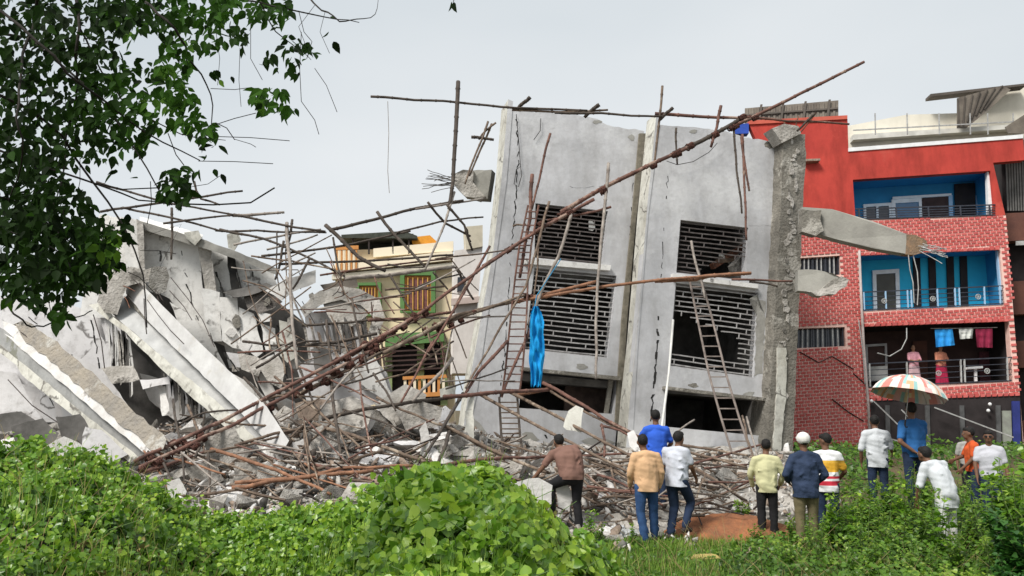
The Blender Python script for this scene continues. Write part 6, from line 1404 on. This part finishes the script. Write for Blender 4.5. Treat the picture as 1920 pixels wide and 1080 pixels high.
o = scatter('undergrowth', leaf_v, leaf_f, pos, frames(len(pos), nr, .5), sz, herb_m, ti); o['kind'] = 'stuff'
# ---------------------------------------------------------------- tall weeds: four kinds of plant, each standing by itself
stem_m = M('weed_stem', (.12, .19, .05), (.08, .12, .035), 5, .7)
dark_leaf = leaf_mat('bush_leaf', (.015, .05, .01), (.06, .16, .025), .3, .4, .5)
lance_v = [(0, 0, 0), (-.2, .3, .05), (-.17, .65, .04), (0, 1.1, -.08), (.17, .65, .04), (.2, .3, .05), (0, .5, 0)]
lance_f = [(6, 1, 0), (6, 2, 1), (6, 3, 2), (6, 4, 3), (6, 5, 4), (6, 0, 5)]
def plant_proto(h, nst, nlf, ls, tv, tf, mat, seed, spread=.16, droop=.3):
    rs = random.Random(seed); np.random.seed(seed); g = G(); pos = []; nr = []; fd = []; sz = []; ti = []
    for s_ in range(nst):
        a = rs.uniform(0, 6.28); top = Vector((math.cos(a) * spread * rs.uniform(.4, 1.6) * h, math.sin(a) * spread * rs.uniform(.4, 1.6) * h, h * rs.uniform(.65, 1)))
        pts = [Vector((top.x * t ** 1.5, top.y * t ** 1.5, top.z * t)) + Vector((rs.uniform(-.02, .02), rs.uniform(-.02, .02), 0)) * (t > 0) for t in (0, .25, .5, .75, 1)]
        g.tube(pts, [.009, .008, .006, .005, .003], 5)
        for k in range(nlf):
            t = rs.uniform(.12, 1); i = min(3, int(t * 4)); p = pts[i].lerp(pts[i + 1], t * 4 - i); b = rs.uniform(0, 6.28); o_ = Vector((math.cos(b), math.sin(b), rs.uniform(-.3, .6)))
            l = rs.uniform(0, .16) * (1.25 - t) * h; q = p + o_ * l
            pos.append(tuple(q)); nr.append((0, -.1, 1)); fd.append((o_.x, o_.y, o_.z - droop)); sz.append(ls * rs.uniform(.6, 1.3) * (1.2 - .4 * t)); ti.append(min(1, max(0, .15 + .6 * t + rs.gauss(0, .16))))
    return g, pos, nr, fd, sz, ti, tv, tf, mat
kinds = [plant_proto(1.15, 5, 60, .075, lance_v, lance_f, herb_m, 3, .14), plant_proto(.85, 7, 45, .065, leaf_v, leaf_f, herb_m, 5, .22), plant_proto(1.35, 3, 70, .08, leaf_v, leaf_f, creeper_m, 7, .10), plant_proto(.7, 9, 40, .05, lance_v, lance_f, grass_m, 9, .3), plant_proto(1.0, 9, 130, .075, leaf_v, leaf_f, dark_leaf, 11, .28)]
meshes = []
for (g, pos, nr, fd, sz, ti, tv, tf, mat) in kinds:
    st = bpy.data.meshes.new('stem'); st.from_pydata(g.v, [], g.f); st.materials.append(stem_m); st.update()
    lf = scatter('foliage', tv, tf, pos, frames(len(pos), nr, .35, fd), sz, mat, ti); lm = lf.data; bpy.data.objects.remove(lf); meshes.append((st, lm))
rg = random.Random(19)
places = []
def put(px, Y, kind, s, lab, cat='weed', group='tall weeds among the onlookers'):
    x = (px - 960) / FPX * Y; r = thing('weed_plant' if kind != 4 else 'leafy_bush', (x, Y, ground_z(x, Y) - .02), lab, cat, group); r.rotation_euler = (0, 0, rg.uniform(0, 6.28)); s *= 1.0 if kind == 4 or px < 1440 else 1.12; r.scale = (s, s, s * rg.uniform(.9, 1.1))
    for nm, me in zip(('stem', 'foliage'), meshes[kind]):
        o = bpy.data.objects.new(nm, me); C.objects.link(o); o.parent = r
W = [(1475, 13.0, 1, .55, 'before the khaki trousers'), (1500, 12.0, 0, .5, 'under the man in navy'), (1545, 12.6, 2, .62, 'under the striped shirt'), (1575, 13.4, 0, .85, 'beside the striped shirt'), (1590, 12.4, 2, .75, 'between the striped and the loose white shirt'), (1610, 13.3, 1, .95, 'at the feet of the slim man in white'), (1640, 12.2, 0, .8, 'in front of the slim man in white'), (1672, 12.8, 2, .8, 'between the slim man and the blue T-shirt'), (1700, 12.2, 1, .9, 'before the man in the blue T-shirt'), (1722, 12.6, 0, .82, 'just in front of the hips of the blue T-shirt'), (1760, 11.8, 3, .8, 'before the man in white bending'), (1790, 12.4, 1, .7, 'at the feet of the man in white bending'), (1815, 12.2, 0, .95, 'below the orange shirt'), (1840, 11.6, 2, 1.0, 'below the man in sunglasses'), (1868, 11.5, 2, 1.12, 'just beside the man in sunglasses'), (1890, 10.8, 0, 1.2, 'tallest against the brown house'), (1915, 10.4, 2, 1.15, 'at the very edge under the brown house'), (1875, 12.4, 0, 1.1, 'behind the dark bush'), (1905, 12.0, 1, 1.3, 'behind the edge of the dark bush'),
     (1430, 12.2, 3, .5, 'in front of the pale yellow shirt'), (1405, 13.2, 1, .5, 'between the soil mound and the black trousers'), (1350, 12.0, 3, .4, 'in the grass before the soil mound'), (1180, 13.2, 2, .35, 'by the white rubbish'), (1105, 12.8, 2, .55, 'beside the stooping man'), (1120, 13.2, 1, .5, 'behind the slope of creeper'), (1385, 15.0, 1, .6, 'against the steps of the ruin'), (1370, 14.9, 2, .5, 'at the top edge of the soil mound'), (1090, 11.6, 2, .5, 'where the creeper ends'),
     (1460, 11.0, 1, .5, 'in the grass below the khaki trousers'), (1560, 10.8, 3, .7, 'in the undergrowth below the striped shirt'), (1620, 10.6, 1, .6, 'in the undergrowth below the slim man'), (1700, 10.6, 3, .8, 'in the undergrowth below the blue T-shirt'), (1770, 10.5, 1, .7, 'in the undergrowth below the bending man'), (1830, 10.2, 0, .8, 'in the undergrowth left of the dark bush'.replace('left of', 'beside')), (1515, 11.6, 0, .6, 'low under the white cap man'), (1665, 11.4, 1, .8, 'low before the slim man'), (1740, 11.2, 2, .8, 'low before the umbrella'), (1600, 11.5, 0, .75, 'low under the gap by the brick wall'), (1592, 14.6, 0, .9, 'behind the striped shirt against the brick wall'), (1622, 14.8, 2, .62, 'hiding the shins of the slim man'), (1650, 14.9, 1, .8, 'against the dark trousers of the slim man'), (1684, 14.4, 0, .8, 'between the slim man and the umbrella holder'), (1712, 14.5, 2, .6, 'hiding the shins of the umbrella holder'), (1735, 14.2, 1, .85, 'behind the bending man in white'), (1790, 13.8, 0, .8, 'between the bending man and the orange shirt'), (1560, 13.6, 1, .6, 'at the dark trousers of the striped shirt'), (1530, 12.5, 2, .45, 'beside the khaki trousers')]
kn = ['narrow-leaved weed', 'bushy heart-leaved weed', 'tall single-stemmed weed', 'low spreading weed']
for px, Y, k, s, lab in W: put(px, Y, k, s, f'{kn[k]} {lab}', group=None)
put(1888, 9.6, 4, 1.0, 'dark glossy bush at the edge of the lot', 'bush', None); put(1920, 9.2, 4, 1.1, 'darkest bush half hidden at the frame edge', 'bush', None)
put(1868, 9.0, 4, .6, 'small dark bush low in front of the glossy bush', 'bush', None)
# litter in the grass
def rag(px, py, Y, s, m, label, seed, cat='rubbish'):
    me = chunk_mesh(seed, (1, .7, .35)); me.materials.append(m); c = P(px, py, Y)
    bm = bmesh.new(); bm.from_mesh(me); bmesh.ops.subdivide_edges(bm, edges=bm.edges, cuts=2, use_grid_fill=True)
    for v in bm.verts: v.co += v.co.normalized() * .22 * pn(v.co.x + seed, v.co.y, v.co.z, 2.2)
    bm.to_mesh(me); bm.free(); o = bpy.data.objects.new('rubbish', me); C.objects.link(o); o.location = (c.x, c.y, surf_z(c.x, c.y) + .05); o.scale = (s, s, s); tag(o, label, cat)
bag_m = M('bag_white', (.72, .73, .74), (.55, .56, .57), 7, .45, .6, 14)
rag(1166, 1012, 13.4, .16, bag_m, 'crumpled white plastic bag in the grass below the peach shirt', 3)
rag(1180, 985, 14.0, .2, M('bag_grey', (.45, .46, .45), (.3, .31, .3), 7, .6, .6, 14), 'greyish flattened sack beside the jeans of the peach shirt', 4)
rag(1158, 972, 14.2, .14, bag_m, 'small pale scrap on the stones behind the creeper slope', 5)
rag(1325, 1040, 12.0, .2, M('straw', (.5, .40, .14), (.38, .28, .1), 9, 1, .8, 20), 'heap of yellowish straw lying in the short grass', 6, 'straw')
rag(1880, 1060, 10.1, .1, M('flower_orange', (.6, .25, .03), (.5, .3, .04), 9, .8), 'orange flower head or scrap low in the undergrowth', 8, 'flower')
# ---------------------------------------------------------------- tree that hangs over the view
tree = thing('overhanging_tree', (-4.6, 4.6, 0), 'dark leafy tree whose branches hang into the view from beyond its edge', 'tree')
bark = M('bark', (.035, .03, .025), (.02, .017, .014), 6, .95, .6, 20)
g = G(); g.tube([Vector((-4.6, 4.6, -.1)), Vector((-4.5, 4.6, 1.8)), Vector((-4.2, 4.6, 3.6)), Vector((-3.6, 4.5, 5.2)), Vector((-2.8, 4.3, 6.4))], [.22, .19, .15, .11, .07], 10); g.build('trunk', bark, tree, smooth_=True)
BR = [
 ([(-420, 120), (-150, 60), (40, 60), (110, 110), (190, 190), (260, 290), (305, 355)], 4.6, 13, 3),
 ([(-300, 60), (0, 20), (90, 95), (160, 160), (250, 240), (330, 280), (380, 300)], 4.3, 12, 3),
 ([(-350, 200), (-60, 150), (70, 212), (130, 268), (190, 360), (232, 430), (268, 520), (282, 612)], 4.5, 11, 3),
 ([(-300, 290), (-60, 262), (40, 292), (110, 318), (180, 343), (260, 372), (330, 382)], 4.8, 9, 3),
 ([(0, -40), (130, -10), (180, 120), (250, 205), (330, 248), (385, 258), (430, 261)], 4.7, 8, 1.5),
 ([(200, -40), (290, 10), (330, 60), (372, 130), (394, 190), (402, 235)], 4.4, 9, 2.5),
 ([(250, -50), (400, -20), (520, 10), (600, 28), (680, 40)], 4.9, 8, 2),
 ([(330, -60), (480, -10), (520, 60), (560, 90), (590, 110)], 5.0, 7, 1.5),
 ([(560, -40), (590, 5), (640, 38), (700, 30), (716, -10)], 5.0, 6, 1.2),
 ([(0, 560), (60, 612), (150, 590), (180, 580)], 5.2, 5, 2.5), ([(-200, 480), (-40, 420), (60, 440), (120, 480), (150, 530)], 4.6, 8, 2.5), ([(-300, 360), (-80, 330), (40, 380), (110, 440), (160, 470)], 4.4, 9, 2.5),
 ([(80, -40), (60, 60), (30, 160), (40, 260), (20, 380)], 4.2, 10, 3), ([(140, -60), (150, 60), (140, 180), (120, 300), (90, 420)], 4.5, 9, 2.5),
]
TW = [
 ([(400, 235), (440, 222), (480, 212)], 1.4), ([(395, 166), (440, 168), (470, 164)], 1.2), ([(405, 256), (470, 258), (543, 264)], 1.3), ([(372, 302), (440, 303), (512, 307)], 1.3), ([(565, 60), (562, 130), (565, 190), (590, 225), (598, 252)], 1.1), ([(590, 128), (612, 160), (632, 210)], 1.0), ([(560, 20), (570, 60), (585, 78), (575, 110)], 1.1), ([(470, 40), (470, 110), (492, 150)], 1.0), ([(450, 90), (448, 150), (452, 200)], .9), ([(405, 60), (412, 110), (408, 160)], .9), ([(315, 250), (330, 290), (345, 310)], 1.6),
 ([(330, 382), (400, 384), (470, 380), (515, 352)], 2.6), ([(404, 230), (425, 240), (440, 262)], 1.5), ([(440, 261), (470, 270), (480, 276)], 1.0), ([(150, 280), (150, 340), (140, 390)], 1.2), ([(120, 300), (116, 350), (120, 420)], 1.1), ([(282, 340), (284, 380), (276, 420)], 1.4), ([(240, 510), (262, 520), (310, 570)], 1.2), ([(262, 470), (300, 470), (330, 476)], 1.0), ([(70, 470), (90, 560), (100, 606)], 1.3), ([(610, 20), (600, 60), (618, 100)], .8), ([(590, 10), (560, 50), (575, 90)], .9), ([(280, 440), (340, 420), (300, 500)], .5), ([(360, 350), (390, 345), (412, 330)], 1.0), ([(180, 343), (230, 355), (300, 352)], 2.0), ([(850, 4), (858, -30), (880, -90)], 1.2), ([(880, -90), (700, -70), (560, -40)], 2.0)]
for q, Y, w0, w1 in BR:
    pts = []; rad = []
    n = 18; Lc = [0]
    for a, b in zip(q[:-1], q[1:]): Lc.append(Lc[-1] + math.hypot(b[0] - a[0], b[1] - a[1]))
    for i in range(n + 1):
        s = i / n * Lc[-1]; x = interp(s, Lc, [a[0] for a in q]); y = interp(s, Lc, [a[1] for a in q]); pts.append(P(x, y, Y + .25 * math.sin(i * .4 + Y * 9)) + Vector((pn(i, Y, 1, .5), 0, pn(i, Y, 2, .5))) * .03); rad.append(lerp(w0, w1, i / n) * .38 / FPX * Y)
    if q[0][0] < -100: pts = [Vector((-4.2, 4.6, 3.6 if q[0][1] < 250 else 2.9))] + pts; rad = [rad[0] * 1.5] + rad
    elif q[0][1] < 0: pts = [Vector((-2.8, 4.3, 6.4))] + pts; rad = [rad[0] * 1.3] + rad
    g = G(); g.tube(pts, rad, 6); g.build('branch', bark, tree, smooth_=True)
for q, w in TW:
    g = G(); Y = 4.8; pts = []
    for a, b in zip(q[:-1], q[1:]):
        for t in (0, .33, .66): pts.append(P(lerp(a[0], b[0], t) + 2 * pn(a[0], t * 3, 1), lerp(a[1], b[1], t) + 2 * pn(a[1], t * 3, 2), Y))
    pts.append(P(*q[-1], Y)); g.tube(pts, w * .6 / FPX * Y, 4); g.build('twig', bark, tree)
tree_leaf = leaf_mat('tree_leaf', (.009, .019, .005), (.10, .20, .02), .42, .7, .12)
# clumps: (px, py, rx, ry, leaves, brightness): silhouette and through-light put into leaf tint
CL = [(40, 60, 90, 80, 210, .1), (150, 40, 80, 70, 150, .1), (250, 20, 60, 35, 70, .15), (20, 200, 60, 90, 150, .1), (120, 150, 60, 70, 110, .12), (190, 120, 45, 55, 60, .15), (210, 25, 50, 30, 60, .1), (75, 250, 60, 60, 100, .1), (150, 250, 40, 60, 55, .15), (30, 360, 70, 80, 190, .1), (110, 400, 70, 60, 170, .12), (50, 470, 80, 70, 230, .1), (140, 480, 60, 60, 170, .14), (90, 540, 60, 40, 90, .14), (185, 440, 40, 45, 60, .2), (170, 500, 40, 40, 70, .15), (205, 470, 22, 40, 34, .9), (160, 440, 18, 26, 14, .6), (30, 530, 36, 30, 34, .15), (110, 590, 22, 20, 16, .3), (14, 560, 12, 12, 3, .6),
      (300, 20, 60, 40, 60, .25), (340, 60, 40, 60, 60, .4), (330, 110, 34, 50, 44, .55), (320, 160, 34, 45, 44, .6), (345, 200, 34, 40, 40, .5), (390, 10, 50, 26, 46, .4), (450, 10, 60, 22, 46, .45), (500, 20, 40, 26, 34, .3), (400, 60, 24, 36, 22, .35), (430, 60, 18, 24, 14, .2), (460, 70, 12, 22, 8, .15), (540, 20, 20, 20, 8, .25), (370, 235, 22, 26, 16, .45), (392, 245, 16, 18, 12, .35), (400, 270, 14, 14, 5, .15), (375, 285, 12, 14, 5, .1), (235, 190, 40, 50, 36, .4), (250, 240, 40, 40, 36, .4), (225, 150, 30, 40, 24, .4), (180, 200, 40, 40, 40, .3), (200, 260, 34, 40, 30, .2), (165, 215, 30, 30, 26, .25), (240, 50, 22, 22, 8, .8), (250, 80, 16, 20, 4, .6), (265, 130, 26, 26, 12, .2), (275, 190, 24, 24, 14, .6), (300, 225, 20, 20, 10, .4), (255, 258, 20, 16, 8, .3), (276, 272, 14, 14, 5, .1),
      (540, 90, 22, 26, 16, .12), (500, 110, 14, 16, 6, .1), (575, 95, 18, 16, 10, .15), (555, 130, 14, 16, 6, .1), (520, 45, 10, 14, 3, .1), (510, 185, 30, 24, 22, .5), (490, 180, 18, 14, 10, .35), (530, 205, 16, 12, 6, .4), (552, 205, 10, 8, 3, .15), (432, 138, 8, 12, 1, .05), (400, 132, 14, 10, 3, .2), (412, 150, 10, 8, 2, .9), (620, 58, 8, 8, 1, .05), (625, 78, 10, 8, 1, .05), (622, 24, 8, 12, 1, .1), (520, 130, 8, 12, 2, .1),
      (330, 350, 26, 34, 44, .15), (345, 325, 20, 16, 12, .2), (375, 318, 10, 10, 2, .3), (412, 325, 6, 8, 1, .1), (312, 335, 14, 18, 8, .15), (238, 425, 7, 26, 14, .02), (225, 490, 10, 14, 3, .05), (215, 320, 12, 12, 3, .1), (256, 335, 5, 10, 1, .1), (398, 318, 8, 8, 1, .35), (245, 300, 12, 12, 3, .1), (850, 4, 10, 4, 2, .05), (80, 300, 50, 40, 40, .1), (100, 320, 40, 30, 30, .1)]
pos = []; fd = []; sz = []; ti = []; rt = random.Random(99)
for cx, cy, rx, ry, n, br in CL:
    for k in range(int(n * 1.55) if n > 5 else n):
        a = rt.uniform(0, 6.28); q = math.sqrt(rt.random()) if n > 3 else rt.random() * .6
        x = cx + rx * q * math.cos(a) * 1.05; y = cy + ry * q * math.sin(a) * 1.05; Y = rt.uniform(4.1, 5.4)
        pos.append(tuple(P(x, y, Y))); fd.append((rt.gauss(0, .5), rt.gauss(0, .3), -1.0)); sz.append(rt.uniform(.036, .068)); ti.append(min(1, max(0, br + rt.gauss(0, .13 if br > .3 else .08))))
order = sorted(range(len(pos)), key=lambda i: pos[i][1] / sz[i] - (2000 if pos[i][0] / pos[i][1] > -.45 else 0)); first = set(order[:300])
nrr = np.array([(rt.gauss(0, .5), -1, .35) for _ in pos]); np.random.seed(5); F = frames(len(pos), nrr, .65, fd)
tl_v = [(0, 0, 0), (-.22, .14, .05), (-.36, .42, .08), (-.24, .8, .05), (0, 1.25, -.06), (.24, .8, .05), (.36, .42, .08), (.22, .14, .05), (0, .55, -.03)]
rest = [i for i in range(len(pos)) if i not in first]
o = scatter('foliage', tl_v, leaf_f, [pos[i] for i in rest], F[rest], [sz[i] for i in rest], tree_leaf, [ti[i] for i in rest], parent=None); o.location = (0, 0, 0); 
o.parent = tree; o.location = -Vector(tree['_w']); o['kind'] = 'stuff'
lp = []
for k in range(12):
    me = bpy.data.meshes.new('leaf'); me.from_pydata(tl_v, [], leaf_f); me.materials.append(tree_leaf); at = me.attributes.new('tint', 'FLOAT', 'POINT'); at.data.foreach_set('value', [k / 11] * len(tl_v)); lp.append(me)
for i in order[:300]:
    o = bpy.data.objects.new('leaf', lp[int(round(ti[i] * 11))]); C.objects.link(o); o.parent = tree
    m4 = Matrix([list(F[i][r]) + [0] for r in range(3)] + [[0, 0, 0, 1]]); o.matrix_local = Matrix.Translation(Vector(pos[i]) - Vector(tree['_w'])) @ m4 @ Matrix.Scale(sz[i], 4)
# drop bookkeeping
for o in bpy.data.objects:
    if '_w' in o: del o['_w']
